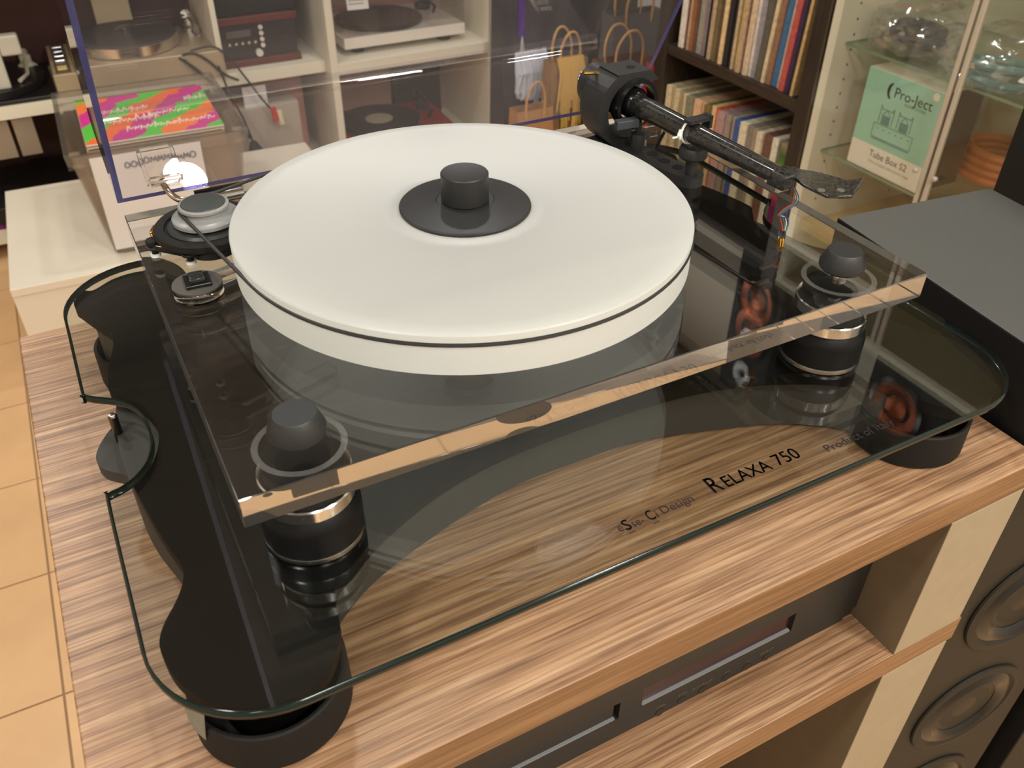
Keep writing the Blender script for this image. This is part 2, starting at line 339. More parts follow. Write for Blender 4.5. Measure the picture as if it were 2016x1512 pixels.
# front plate with two real openings (display and tray slot), made from strips
M_cdf = mat('cd_front', (.017, .0155, .013), .5)
def strip(x0, x1, z0, z1): return (x0, x1, z0, z1)
fb = BM()
for (x0, x1, z0, z1) in ((cx0, sx0, cz0, cz1), (sx0, sx1, cz0, sz0), (sx0, sx1, sz1, cz1), (sx1, dx0, cz0, cz1), (dx0, dx1, cz0, dz0), (dx0, dx1, dz1, cz1), (dx1, cx1 - .012, cz0, cz1), (cx1 - .012, cx1 - .0035, cz0 + .0035, cz1 - .0035), (cx1 - .0035, cx1, cz0 + .011, cz1 - .011)):
    box(fb, x0, x1, YC, YC + .013, z0, z1)
W('front_plate', fb, M_cdf, cdp)
W('display_window', box(BM(), dx0, dx1, YC + .0030, YC + .0115, dz0, dz1), mat('dark_red_window', (.030, .008, .007), .12), cdp)
W('display_lip', box(BM(), dx0 + .001, dx1 - .001, YC + .0003, YC + .0030, dz0 - .0004, dz0 + .0014), mat('grey_lip', (.20, .20, .20), .25), cdp)
W('disc_tray', box(BM(), sx0, sx1 - .0035, YC + .0025, YC + .0125, sz0 + .001, sz1), M_cdf, cdp)
W('tray_lip', box(BM(), sx0, sx1 - .003, YC + .0003, YC + .0025, sz0 - .0004, sz0 + .0014), MATS['grey_lip'], cdp)
for q, s in (((1298.6, 1402), 'OPEN'), ((1342, 1378), 'STOP'), ((1384, 1357), 'PLAY/PAUSE'), ((1429, 1334), '|<<'), ((1470.5, 1312), '>>|'), ((1508.7, 1293), 'DISPLAY')):
    c = PY(*q, YC); bt = W('button', cyl(BM(), (c.x, YC, c.z), .0042, .0004, 20, (0, -1, 0)), M_cdf, cdp)
    bm_, wd = None, 0
    o, wd = letter('lettering', s, .0042, (c.x - .0042 * .28 * len(s), YC - .0002, c.z + .0068), (1, 0, 0), (0, 0, 1), cdp, mat('faint_print', S(96, 84, 52), .6), .85, .0001)
# ================================================================ glass isolation platform
pf = thing('isolation_platform', 'clear glass anti-vibration platform with black frame and round cup feet', 'platform', (.2295, .1515, Z_TAB))
gl_left = [(-.0605, .290), (-.0606, .2154), (-.0596, .2095), (-.0545, .2040), (-.0410, .1935), (-.0325, .1800), (-.0285, .1625), (-.0290, .1435), (-.0345, .1270), (-.0430, .1160), (-.0520, .1105), (-.0585, .1085), (-.0605, .1020), (-.0606, .0300)]
def arc(cx, cy, r, a0, a1, n=12): return [(cx + r * math.cos(math.radians(a0 + (a1 - a0) * i / n)), cy + r * math.sin(math.radians(a0 + (a1 - a0) * i / n))) for i in range(n + 1)]
gx0, gx1, gy0, gy1, gr = -.0606, .5196, -.0742, .3785, .062
lft = [tuple(p) for p in catmull([(*p, 0) for p in gl_left], 5, False)]; lft = [(p[0], p[1]) for p in lft]
mir = lambda L: [(.459 - x, y) for x, y in L][::-1]
outline = lft + arc(gx0 + gr, gy0 + gr, gr, 180, 270) + arc(gx1 - gr, gy0 + gr, gr, 270, 360) + mir(lft) + arc(gx1 - gr, gy1 - gr, gr, 0, 90) + arc(gx0 + gr, gy1 - gr, gr, 90, 180)
def inset(L, d):
    n = len(L); out = []
    for i in range(n):
        a = Vector(L[i - 1]); b = Vector(L[(i + 1) % n]); t = (b - a).normalized(); out.append((L[i][0] - t.y * d, L[i][1] + t.x * d))
    return out
gbm = BM(); lay = [(inset(outline, .0016), Z_GL - .006), (outline, Z_GL - .0046), (outline, Z_GL - .0014), (inset(outline, .0016), Z_GL)]
lay = [[gbm.verts.new((x, y, z)) for x, y in L_] for L_, z in lay]
gbm.faces.new(lay[0][::-1]); gbm.faces.new(lay[-1])
for A_, B_ in zip(lay, lay[1:]):
    for i in range(len(A_)):
        f = gbm.faces.new((A_[i], A_[(i + 1) % len(A_)], B_[(i + 1) % len(A_)], B_[i])); f.material_index = 1; f.smooth = True
W('glass_sheet', gbm, M_glass, pf, mats=[M_glass, M_glassedge])
fr_l = [(-.052, .3422), (-.0489, .3309), (-.0403, .3083), (-.0329, .2893), (-.0334, .2713), (-.0397, .2467), (-.0439, .2215), (-.0431, .2129), (-.0365, .2033), (-.0275, .1896), (-.0230, .1697), (-.0237, .1505), (-.0297, .1324), (-.0375, .1213), (-.0428, .1191), (-.0451, .1155), (-.0435, .1027), (-.0378, .0642), (-.0329, .0410), (-.0334, .0295), (-.0389, .0174), (-.0494, .0016), (-.0525, -.0115)]
fr_f = [(-.0486, -.0314), (-.0366, -.0520), (-.0205, -.0625), (-.0027, -.0661), (.0136, -.061), (.0246, -.0474), (.0303, -.0333), (.0325, -.0195), (.0371, -.0112), (.0465, -.0045), (.0741, .0141), (.118, .0325), (.1666, .0420)]
fr_b = [(x, .3045 - y) for x, y in fr_f]
half = [(.1666, .2625)] + fr_b[-2:0:-1] + [(-.0470, .362)] + fr_l + fr_f
cen_f = [(.2295, .0445)]; cen_b = [(.2295, .260)]
frame_pts = half + cen_f + [(.459 - x, y) for x, y in half[::-1]] + cen_b
frame_o = [(p.x, p.y) for p in catmull([(*p, 0) for p in frame_pts], 5)]
W('black_frame', prism(BM(), frame_o, Z_GL - .0155, Z_GL - .0062), M_frame, pf)
# lower frame: same outline drawn in, with an arm reaching into each side notch
def shrink(L, d): # towards the outline's local inside (approximate offset along edge normals)
    n = len(L); out = []
    for i in range(n):
        a = Vector(L[i - 1]); b = Vector(L[(i + 1) % n]); t = (b - a).normalized(); nn = Vector((-t.y, t.x)); out.append((L[i][0] + nn.x * d, L[i][1] + nn.y * d))
    return out
low = [(-.035, .318), (-.030, .285), (-.034, .245), (-.044, .205), (-.0475, .170), (-.0475, .140), (-.044, .112), (-.036, .080), (-.0285, .040), (-.030, .010), (-.026, -.012), (-.005, -.024), (.018, -.014), (.040, .010), (.080, .034), (.1666, .060), (.2295, .064)]
low_pts = low + [(.459 - x, y) for x, y in low[-2::-1]]
lowb = [(.459 - x, .3045 - y) for x, y in low[-6:]] ; lowb2 = [(x, .3045 - y) for x, y in low[-2:-6:-1]]
low_pts += [(.42, .318), (.379, .271), (.2925, .2445), (.2295, .2405), (.1666, .2445), (.080, .271)]
low_o = [(p.x, p.y) for p in catmull([(*p, 0) for p in low_pts], 4)]
W('lower_frame', prism(BM(), low_o, .9245, Z_GL - .0160), M_body, pf)
for sgn in (0, 1):
    arm = [(-.018, .212), (-.040, .206), (-.0545, .190), (-.0625, .172), (-.0600, .158), (-.0500, .147), (-.0400, .135), (-.018, .120)]
    if sgn: arm = [(.459 - x, y) for x, y in arm]
    ao = [(p.x, p.y) for p in catmull([(*p, 0) for p in arm], 5)]
    am = BM(); prism(am, ao, .9575, .9665); bmesh.ops.bevel(am, geom=[e for e in am.edges if abs(e.verts[0].co.z - .9665) < 1e-5 and abs(e.verts[1].co.z - .9665) < 1e-5], offset=.001, segments=2, affect='EDGES')
    W('notch_arm', am, M_body, pf, True)
pgx, pgy = PZ(238, 867, .9665).xy
pg = W('stop_pin', lathe(BM(), [(0, 0), (.0029, 0), (.0029, .0205), (.0022, .0215), (0, .0215)], (pgx, pgy, .9665), 24), mat('dark_steel_pin', (.10, .09, .08), .28, metal=1), pf, True)
W('pin_tip', lathe(BM(), [(0, 0), (.0023, 0), (.0019, .0008), (0, .001)], (pgx, pgy, .988), 20), M_chrome, pg, True)
for (fx, fy) in ((-.008, -.0195), (.467, -.0175), (-.008, .322), (.467, .322)):
    cup = W('cup_foot', lathe(BM(), [(0, Z_TAB), (.0395, Z_TAB), (.0415, Z_TAB + .002), (.0410, Z_CUP - .001), (.0400, Z_CUP), (.0385, Z_CUP), (.0378, Z_CUP - .001), (.0372, Z_TAB + .006), (0, Z_TAB + .006)], (fx, fy, 0), 72), M_blackm, pf, True)
    W('piston', lathe(BM(), [(0, Z_TAB + .006), (.026, Z_TAB + .006), (.026, Z_GL - .0158), (0, Z_GL - .0158)], (fx, fy, 0), 40), M_frame, cup, True)
def on_cup(px, py, r=.0420, c=Vector((-.008, -.0195))):
    d = ray(px, py); o_ = CAM.xy - c; A_ = d.x ** 2 + d.y ** 2; B_ = 2 * (o_.x * d.x + o_.y * d.y); C_ = o_.length_squared - r * r; D_ = max(B_ * B_ - 4 * A_ * C_, 0)
    return CAM + d * ((-B_ - math.sqrt(D_)) / (2 * A_))
tp = [on_cup(*q) for q in ((364, 1392), (402, 1404), (404, 1432), (406, 1456), (384, 1436), (372, 1414))]
W('grey_tape', extr(BM(), tp, (-.0003, -.0003, 0)), mat('grey_tape', S(128, 124, 110), .7), pf)
# print on the glass
zt = Z_GL + .0002
def word(txt, q0, q1, cap, bold=0, under=False):
    p, e = PZ(*q0, zt), PZ(*q1, zt); ux = (e - p).normalized(); uy = Vector((-ux.y, ux.x, 0)); bm = text_mesh(txt, .01, .0001)
    xs = [v.co.x for v in bm.verts]; x0_, x1_ = min(xs), max(xs); sx = (e - p).length / (x1_ - x0_); sy = cap / .00729; O = p - off(pf)
    for v in bm.verts: v.co = O + ux * (v.co.x - x0_) * sx + uy * v.co.y * sy + Vector((0, 0, v.co.z))
    if bold:
        c_ = bm.copy(); bmesh.ops.translate(c_, vec=ux * bold, verts=c_.verts); me_ = bpy.data.meshes.new('b'); c_.to_mesh(me_); c_.free(); bm.from_mesh(me_); bpy.data.meshes.remove(me_)
    new_obj('lettering', bm, M_ink, pf)
    if under:
        q = p - uy * (cap * .30); h = uy * .00035; W('underline', extr(BM(), [q - h, q + (e - p) - h, q + (e - p) + h, q + h], (0, 0, .0001)), M_ink, pf)
cp = (PZ(1379.5, 943, zt) - PZ(1407.7, 971, zt)).length
word('R', (1407.7, 971), (1427.5, 963), cp, .0005); word('ELAXA', (1434, 959), (1523, 922.5), cp * .70, .0002); word('750', (1534, 917), (1579, 899), cp * .74, .0002)
word('e', (1220, 1047), (1230, 1044), cp * .46); word('S', (1234, 1045), (1246, 1040), cp * .60, .0004, True); word('se-', (1249, 1038), (1271, 1029), cp * .46); word('C', (1281, 1026), (1293, 1020.5), cp * .60, .0004, True); word('i', (1296, 1019), (1299, 1018), cp * .46); word('Design', (1307, 1012), (1368, 986), cp * .46)
word('Product of Italy', (1632, 889.5), (1762, 834), cp * .46)
# ================================================================ the record player
tt = thing('turntable', 'clear acrylic turntable with frosted white platter and raised transparent dust cover', 'turntable', (.2305, .1663, Z_GL))
PW, PD, PT = .461, .3326, .0187
o = W('plinth', box(BM(), 0, PW, 0, PD, Z_PL - PT, Z_PL, .0006, 1), M_acryl, tt, mats=[M_acryl, M_acredge])
for p in o.data.polygons:
    if abs(p.normal.z) < .9: p.material_index = 1
for (fx, fy) in ((.038, .0262), (.4035, .0235), (.2305, .296)):
    ft = W('foot', lathe(BM(), [(0, Z_PL - .0190), (.0215, Z_PL - .0190), (.0215, Z_PL - .0340), (0, Z_PL - .0340)], (fx, fy, 0), 64), M_blackm, tt, True)
    W('steel_ring', lathe(BM(), [(.0218, Z_PL - .0262), (.0238, Z_PL - .0255), (.0246, Z_PL - .0262), (.0246, Z_PL - .0330), (.0240, Z_PL - .0338), (.0218, Z_PL - .0338), (.0218, Z_PL - .0262)], (fx, fy, 0), 72), M_silver, ft, True)
    W('rubber_pad', lathe(BM(), [(0, Z_PL - .0340), (.0225, Z_PL - .0340), (.0262, Z_PL - .0380), (.0272, Z_PL - .0420), (.0272, Z_PL - .0572), (0, Z_PL - .0572)], (fx, fy, 0), 64), M_blackg2, ft, True)
    W('pad_rim', lathe(BM(), [(0, Z_PL - .0572), (.0274, Z_PL - .0572), (.0276, Z_PL - .0578), (.0276, Z_PL - .0604), (.0270, Z_PL - .0608), (0, Z_PL - .0608)], (fx, fy, 0), 64), mat('dark_steel_rim', (.25, .25, .25), .2, metal=1), ft, True)
    W('washer_ring', lathe(BM(), [(.0208, Z_PL + .0001), (.0242, Z_PL + .0001), (.0242, Z_PL + .0003), (.0208, Z_PL + .0003), (.0208, Z_PL + .0001)], (fx, fy, 0), 64), clear('washer_haze', (.94, .94, .92), .04, .25, .09, (.5, .49, .46)), ft, True)
    W('spacer', cyl(BM(), (fx, fy, Z_PL + .0002), .0052, .0045, 32), M_chrome, ft, True)
    W('levelling_knob', lathe(BM(), [(0, Z_PL + .0045), (.0085, Z_PL + .0045), (.0128, Z_PL + .0068), (.0146, Z_PL + .0085), (.0148, Z_PL + .0115), (.0114, Z_PL + .0200), (.0108, Z_PL + .0206), (0, Z_PL + .0206)], (fx, fy, 0), 64), M_black, ft, True)
PC = (.1962, .1623)
W('bearing_housing', lathe(BM(), [(0, Z_PL - PT), (.014, Z_PL - PT), (.014, Z_PL - PT - .026), (.009, Z_PL - PT - .030), (0, Z_PL - PT - .030)], (*PC, 0), 40), M_brass, tt, True)
W('bearing_boss', lathe(BM(), [(0, Z_PL), (.020, Z_PL), (.018, 1.0605), (0, 1.0605)], (*PC, 0), 40), M_silver, tt, True)
z0, zb, z1 = Z_PL + .0102, Z_PL + .0303, Z_PL + .0364
plt = W('platter', lathe(BM(), [(0, z0), (.147, z0), (.1500, z0 + .0006), (.1500, zb - .0013), (.1490, zb - .0009), (.1490, zb + .0009), (.1500, zb + .0013), (.1500, z1 - .0008), (.1492, z1), (.1385, z1), (.1378, z1 - .0004), (.0545, z1 - .0004), (.0538, z1 - .0007), (.0462, z1 - .0007), (.0455, z1 - .0004), (0, z1 - .0004)], (*PC, 0), 180), M_frost, tt, True)
W('spindle', cyl(BM(), (*PC, z1 - .0004), .0036, .004, 20), M_chrome, plt, True)
# belt
mc = Vector((.0462, .2515)); pc = Vector(PC); r1, r2 = .0158, .1499; dv = pc - mc; dd = dv.length; be = math.atan2(dv.y, dv.x); ph = math.acos((r1 - r2) / dd)
bp_ = []
for k in range(13):
    aa = be + ph + (2 * math.pi - 2 * ph) * k / 12; bp_.append((mc.x + r1 * math.cos(aa), mc.y + r1 * math.sin(aa), zb))
for k in range(81):
    aa = be - ph + (2 * ph) * k / 80; bp_.append((pc.x + r2 * math.cos(aa), pc.y + r2 * math.sin(aa), zb))
W('drive_belt', sweep(BM(), bp_, .00125, 8, True), M_rubber, tt, True)
# motor
mx_, my_ = mc
mo = W('motor_ring', lathe(BM(), [(.0255, Z_PL + .0138), (.0335, Z_PL + .0138), (.0350, Z_PL + .0150), (.0350, Z_PL + .0192), (.0342, Z_PL + .0200), (.0285, Z_PL + .0200), (.0275, Z_PL + .0185), (.0265, Z_PL + .0185), (.0255, Z_PL + .0138)], (mx_, my_, 0), 72), M_blackm, tt, True)
W('motor_cap', lathe(BM(), [(0, Z_PL + .010), (.0262, Z_PL + .010), (.0262, Z_PL + .0195), (.0245, Z_PL + .0212), (0, Z_PL + .0212)], (mx_, my_, 0), 56), mat('motor_dark_grey', (.028, .030, .029), .4), mo, True)
W('motor_can', lathe(BM(), [(0, Z_PL), (.017, Z_PL), (.017, Z_PL + .011), (0, Z_PL + .011)], (mx_, my_, 0), 40), mat('motor_can_dark', (.02, .02, .019), .4), mo, True)
pu = W('pulley', lathe(BM(), [(0, Z_PL + .0222), (.0205, Z_PL + .0222), (.0220, Z_PL + .0232), (.0220, Z_PL + .0255), (.0205, Z_PL + .0268), (.0180, Z_PL + .0272), (.0168, Z_PL + .0282), (.0150, Z_PL + .0290), (.0150, Z_PL + .0316), (.0165, Z_PL + .0322), (.0165, Z_PL + .0338), (.0155, Z_PL + .0345), (0, Z_PL + .0345)], (mx_, my_, 0), 64), M_frost2, tt, True)
W('pulley_cap', lathe(BM(), [(0, Z_PL + .0345), (.0146, Z_PL + .0345), (.0142, Z_PL + .0351), (.0055, Z_PL + .0362), (0, Z_PL + .0362)], (mx_, my_, 0), 56), mat('slate_cap', (.036, .040, .038), .42), pu, True)
# motor suspension arms with pins
a0 = PZ(302, 483, Z_PL + .008); a1 = PZ(372, 497, Z_PL + .008); a2 = PZ(440, 486, Z_PL + .008)
sm = BM()
for p, q in ((a0, a1), (a1, a2)):
    tt_ = (q - p).normalized(); sd = Vector((-tt_.y, tt_.x, 0)); obox(sm, (p + q) / 2, tt_ * ((q - p).length / 2 + .001), sd * .0035, (0, 0, .0022), .0006)
W('suspension_arm', sm, M_blackg, mo)
for p in (a0, a1):
    pn = W('suspension_pin', lathe(BM(), [(0, 0), (.0022, 0), (.0022, .009), (.0046, .0095), (.0046, .0118), (.0040, .0125), (0, .0125)], (p.x, p.y, Z_PL), 28), M_blackm, mo, True)
    W('pin_foot', lathe(BM(), [(0, 0), (.0034, 0), (.0034, .0022), (0, .0022)], (p.x, p.y, Z_PL), 24), M_wtie, pn, True)
    W('rubber_ring', sweep(BM(), [(p.x + .0042 * math.cos(k * math.pi / 6), p.y + .0042 * math.sin(k * math.pi / 6), Z_PL + .0072) for k in range(12)], .0013, 8, True), M_rubber, pn, True)
bq = PZ(306, 458, Z_PL + .008)
W('spring_clip', sweep(BM(), catmull([PZ(303, 470, Z_PL + .010), PZ(298, 458, Z_PL + .013), PZ(304, 446, Z_PL + .012)], 6, False), .0012, 8), M_brass, mo, True)
# switch with acrylic pod
sx_, sy_ = .0248, .1945
sw = W('switch_pod', lathe(BM(), [(0, Z_PL + .0002), (.0140, Z_PL + .0002), (.0154, Z_PL + .0010), (.0154, Z_PL + .0080), (0, Z_PL + .0080)], (sx_, sy_, 0), 56), M_acryl, tt, True)
W('switch_cap', lathe(BM(), [(0, Z_PL + .0081), (.0153, Z_PL + .0081), (.0153, Z_PL + .0090), (0, Z_PL + .0090)], (sx_, sy_, 0), 56), mat('dark_olive_disc', (.060, .055, .047), .45), sw, True)
cs, sn = math.cos(-.05), math.sin(-.05)
obx = lambda hx, hy, hz, z, bv=.0004, dx=0, dy=0: obox(BM(), (sx_ + dx * cs - dy * sn, sy_ + dx * sn + dy * cs, z), (hx * cs, hx * sn, 0), (-hy * sn, hy * cs, 0), (0, 0, hz), bv)
W('switch_bezel', obx(.0078, .0082, .0010, Z_PL + .0100, .0004, .0005, .0008), M_blackg, sw)
rk_ = W('rocker', obx(.0048, .0055, .0016, Z_PL + .0122, .0010, .0005, .0012), mat('rocker_gloss', (.02, .02, .018), .15), sw, True)
pa, pb = Vector((.036, .199, 0)), Vector((.110, .222, 0)); tv = (pb - pa).normalized(); nv = Vector((-tv.y, tv.x, 0))
W('acrylic_arm', obox(BM(), (pa + pb) / 2 + Vector((0, 0, Z_PL + .0045)), tv * ((pb - pa).length / 2), nv * .006, (0, 0, .0042), .0004), M_acryl, sw)
# ---------------- tonearm
ba0 = Vector((.391, .268, 0)); ba1 = Vector((.4045, .187, 0)); tv = (ba1 - ba0).normalized(); nv = Vector((-tv.y, tv.x, 0)); bw = .0105
prof = []
for k in range(13):
    aa = math.pi / 2 - math.pi * k / 12; prof.append(ba1 + tv * (bw * math.cos(aa)) + nv * (bw * math.sin(aa)))
prof += [ba0 - nv * bw * 1.7, ba0 - tv * .022 - nv * bw * 1.7, ba0 - tv * .022 + nv * bw * 1.7, ba0 + nv * bw * 1.7, ba0 + tv * .02 + nv * bw]
bmm = BM(); prism(bmm, [(p.x, p.y) for p in prof], Z_PL + .0002, Z_PL + .0082)
ab = W('tonearm_base', bmm, M_black, tt)
for q in ((1284, 302), (1309, 316), (1334.5, 329)):
    c = PZ(*q, Z_PL + .0083); W('base_hole', cyl(BM(), (c.x, c.y, Z_PL + .0078), .0046, .0006, 28), mat('deep_hole', (.001, .001, .001), .9), ab)
YR = .262; EX = .029; rc = Vector((.3975, 0, Z_PL + .0365)); Ro, Ri = .0328, .0235
# C-shaped yoke: outer round with flat top, open towards +x
out_p = []
for k in range(25):
    aa = math.radians(118 + (298 - 118) * k / 24); out_p.append((rc.x + Ro * math.cos(aa), YR, max(rc.z + Ro * math.sin(aa), Z_PL + .006)))
ztop = Z_PL + .0665
in_p = []
for k in range(25):
    aa = math.radians(300 - (300 - 100) * k / 24); in_p.append((rc.x + Ri * math.cos(aa), YR, max(rc.z + Ri * math.sin(aa), Z_PL + .0135)))
yoke = [(.4130, YR, ztop), (.3805, YR, ztop)] + out_p + [(.4190, YR, Z_PL + .006), (.4190, YR, Z_PL + .0135)] + in_p + [(.4150, YR, Z_PL + .0570), (.4215, YR, Z_PL + .0578)]
W('bearing_yoke', extr(BM(), yoke, (0, EX, 0)), M_black, ab)
hq = PZ(1242, 131.5, ztop); W('yoke_hole', cyl(BM(), (hq.x, hq.y, ztop - .0002), .0038, .0005, 24), MATS['deep_hole'], ab)
W('yoke_pin', sweep(BM(), [(.3905, YR + .024, Z_PL + .060), PY(1149, 144, YR + .024)], .0014, 10), M_brass, ab, True)
A = Vector((.3986, YR + .004, Z_PL + .0415)); B = PZ(1530, 344, Z_PL + .0415); ax = (B - A).normalized(); sd = Vector((-ax.y, ax.x, 0)); up = Vector((0, 0, 1))
gim = BM()
for rad, hw_ in ((.0205, .005),):
    lathe(gim, [(rad - .0035, -hw_), (rad, -hw_), (rad, hw_), (rad - .0035, hw_), (rad - .0035, -hw_)], A + ax * .004, 48, ax)
W('gimbal_ring', gim, M_blackg, ab, True)
W('bearing_body', lathe(BM(), [(0, -.040), (.0155, -.040), (.0160, -.036), (.0160, -.014), (.0125, -.010), (.0125, .006), (.0100, .010), (0, .010)], A, 40, ax), M_blackg, ab, True)
W('bearing_screw', cyl(BM(), A - sd * .0170 + ax * .006, .0016, .004, 16, -sd), M_chrome, ab, True)
W('bearing_screw', cyl(BM(), A - up * .014 + ax * .009 + sd * .004, .0013, .003, 16, ax), M_brass, ab, True)
n = 14; L = (B - A).length
tb_ = W('arm_tube', sweep(BM(), [A + ax * (L * k / n) for k in range(n + 1)], [.0092 - .0028 * k / n for k in range(n + 1)], 28), M_carbon, ab, True)
# counterweight behind the yoke
W('counterweight', lathe(BM(), [(0, .034), (.017, .034), (.0185, .036), (.0185, .052), (.017, .054), (0, .054)], A, 44, -ax), M_black, ab, True)
# anti-skate / lift parts
c1 = PZ(1254, 291, Z_PL + .0082)
W('lift_post', lathe(BM(), [(0, 0), (.0060, 0), (.0062, .010), (.0055, .0125), (.0030, .0128), (.0024, .0130), (.0024, .022), (0, .022)], (c1.x, c1.y, Z_PL + .0082), 32), M_black, ab, True)
lf = PZ(1234, 243, Z_PL + .031)
W('lift_bar', obox(BM(), lf, (.010, -.001, 0), (.0008, .004, 0), (0, 0, .0035), .0008), mat('slate_bar', (.05, .055, .06), .35), ab)
r0 = PZ(1305, 262, Z_PL + .03); r1_ = PZ(1296, 290, Z_PL + .0085); r1_ = Vector((r0.x + .004, r0.y + .004, Z_PL + .0082))
W('antiskate_rod', sweep(BM(), [PZ(1309, 258, Z_PL + .028), PZ(1292, 291, Z_PL + .0082)], .0013, 10), M_black, ab, True)
# arm rest clip
ce = Vector((.4045, .187, Z_PL + .0082))
cl = W('arm_rest', lathe(BM(), [(0, 0), (.0048, 0), (.0048, .0125), (.0100, .0135), (.0112, .0150), (.0112, .0205), (.0100, .0225), (.0078, .0225), (.0066, .0195), (0, .0195)], ce, 40), M_black, ab, True)
ac = A + ax * ((A.y - ce.y) / abs(ax.y)); rr_ = .0082
hook = PZ(1366, 244, Z_PL + .0415 + rr_ + .002)
W('clip_hook', obox(BM(), ac + up * (rr_ + .0022) + sd * .0015, sd * .0098, ax * .0042, (0, 0, .0013), .0003), M_black, cl)
W('clip_hook', obox(BM(), ac + up * (rr_ - .0005) + sd * .0118, sd * .0013, ax * .0042, (0, 0, .0045), .0003), M_black, cl)
tie = [ac - ax * .004 + (sd * math.cos(k * math.pi / 12) + up * math.sin(k * math.pi / 12)) * (rr_ + .0010) for k in range(24)]
ti = W('cable_tie', sweep(BM(), tie, .0010, 6, True), M_wtie, cl, True)
kq = ac - ax * .004 - sd * (rr_ + .0016)
W('cable_tie_knot', sweep(BM(), [kq + up * .003, kq - up * .001 - sd * .001, kq - up * .004], [.0016, .0021, .0014], 8), M_wtie, ti, True)
W('cable_tie_tail', sweep(BM(), [kq - up * .002, kq - sd * .006 - ax * .002 - up * .003], .0008, 6), M_wtie, ti, True)
# headshell
ZH = Z_PL + .0395
hs = [(1536, 331), (1560, 333), (1574, 339), (1600, 342), (1628, 349), (1650, 358), (1666, 365), (1682, 366), (1697, 365), (1690, 375), (1676, 391), (1650, 392), (1627, 391), (1605, 380), (1580, 368), (1562, 352), (1545, 350)]
hp = [PZ(px, py, ZH) for px, py in hs]
hb = BM(); extr(hb, hp, (0, 0, .0022)); bmesh.ops.bevel(hb, geom=list(hb.edges), offset=.0004, segments=1, affect='EDGES')
for v in hb.verts:
    s = (v.co - hp[8]).xy.length
    if s < .022: v.co.z += .004 * (1 - s / .022) ** 1.5
hsh = W('headshell', hb, M_carbon, ab)
for q in ((1617, 374), (1655, 374)):
    c = PZ(*q, ZH + .0024); W('headshell_slot', lathe(BM(), [(0, 0), (.0026, 0), (.0026, .0003), (0, .0003)], (c.x, c.y, ZH + .0022), 20), mat('slot_grey', (.30, .29, .26), .2, metal=.7), hsh, True)
W('neck', obox(BM(), B - up * .0015 + ax * .004, ax * .008, sd * .0058, up * .0055, .0015), M_carbon, hsh)
c = PZ(1540, 372, Z_PL + .031); W('cartridge_clip', obox(BM(), c, ax * .0014, sd * .0055, up * .0015, .0003), mat('pale_clip', S(200, 196, 170), .4), hsh)
wires = [('red', S(200, 40, 50)), ('green', S(30, 120, 60)), ('white', S(230, 225, 205)), ('blue', S(40, 70, 170))]
wp = [(1556, 364, .033), (1566, 385, .027), (1563, 400, .022), (1545, 412, .018), (1533, 424, .014), (1542, 428, .012), (1545, 440, .009), (1543, 455, .005)]
for i, (nm, cc) in enumerate(wires):
    o_ = [(-2, 0), (1.5, 1), (3.5, -1), (6, 2)][i]
    pth = [PZ(px + o_[0] * (1 if k < 4 else .6) + (i * 3 - 5 if k in (5, 6) else 0), py + o_[1] * .6, Z_PL + z) for k, (px, py, z) in enumerate(wp)]
    W('cartridge_wire', sweep(BM(), catmull(pth, 6, False), .00035, 6), mat('wire_' + nm, cc, .4), hsh, True)
for i in range(4):
    e = PZ(1535 + i * 3.2, 455 + (i % 2) * 4, Z_PL + .0040); g = PZ(1532 + i * 2.4, 482 + (i % 2) * 5, Z_PL + .0012)
    mid = e.lerp(g, .45)
    W('wire_sleeve', sweep(BM(), [e, mid], .0010, 8), M_rubber, hsh, True); W('wire_pin', sweep(BM(), [mid, g], .0009, 8), M_gold, hsh, True)
# ---------------- dust cover, opened 62.7 degrees about its back lower edge
th = math.radians(62.7); hu = Vector((0, -math.cos(th), math.sin(th))); hw = Vector((0, math.sin(th), math.cos(th))); H0 = Vector((0, .3330, Z_PL + .0095))
LX0, LX1, LU, LW, LT = -.0020, .4515, .345, .082, .0042
def lp(x, u_, w_): return Vector((x, H0.y, H0.z)) + hu * u_ + hw * w_
def panel(name, pts_in, d, parent, edge_idx=None):
    bm = BM(); extr(bm, pts_in, d); return bm
lidp = W('dust_cover', extr(BM(), [lp(LX0 + LT, LT, LW - LT), lp(LX1 - LT, LT, LW - LT), lp(LX1 - LT, LU - LT, LW - LT), lp(LX0 + LT, LU - LT, LW - LT)], hw * LT), M_lid, tt)
def side(name, poly, d, edge_sel):
    bm = BM(); extr(bm, poly, d); bmesh.ops.recalc_face_normals(bm, faces=bm.faces)
    for f in bm.faces:
        if abs(f.normal.dot(hw)) > .9 and f.calc_center_median().dot(hw) < H0.dot(hw) + .01: f.material_index = 1
    return W(name, bm, M_lid, lidp, mats=[M_lid, M_lidedge])
rd = .010
def rprof(x):  # side outline with rounded lower back corner
    return [lp(x, 0, 0), lp(x, LU, 0), lp(x, LU, LW)] + [lp(x, rd - rd * math.sin(math.radians(q)), LW - rd + rd * math.cos(math.radians(q))) for q in (0, 30, 60, 90)]
side('side_panel', rprof(LX0), (LT, 0, 0), 0); side('side_panel', rprof(LX1 - LT), (LT, 0, 0), 0)
side('back_panel', [lp(LX0 + LT, 0, 0), lp(LX1 - LT, 0, 0), lp(LX1 - LT, 0, LW - rd), lp(LX0 + LT, 0, LW - rd)], hu * LT, 0)
side('front_panel', [lp(LX0 + LT, LU - LT, 0), lp(LX1 - LT, LU - LT, 0), lp(LX1 - LT, LU - LT, LW - LT), lp(LX0 + LT, LU - LT, LW - LT)], hu * LT, 0)
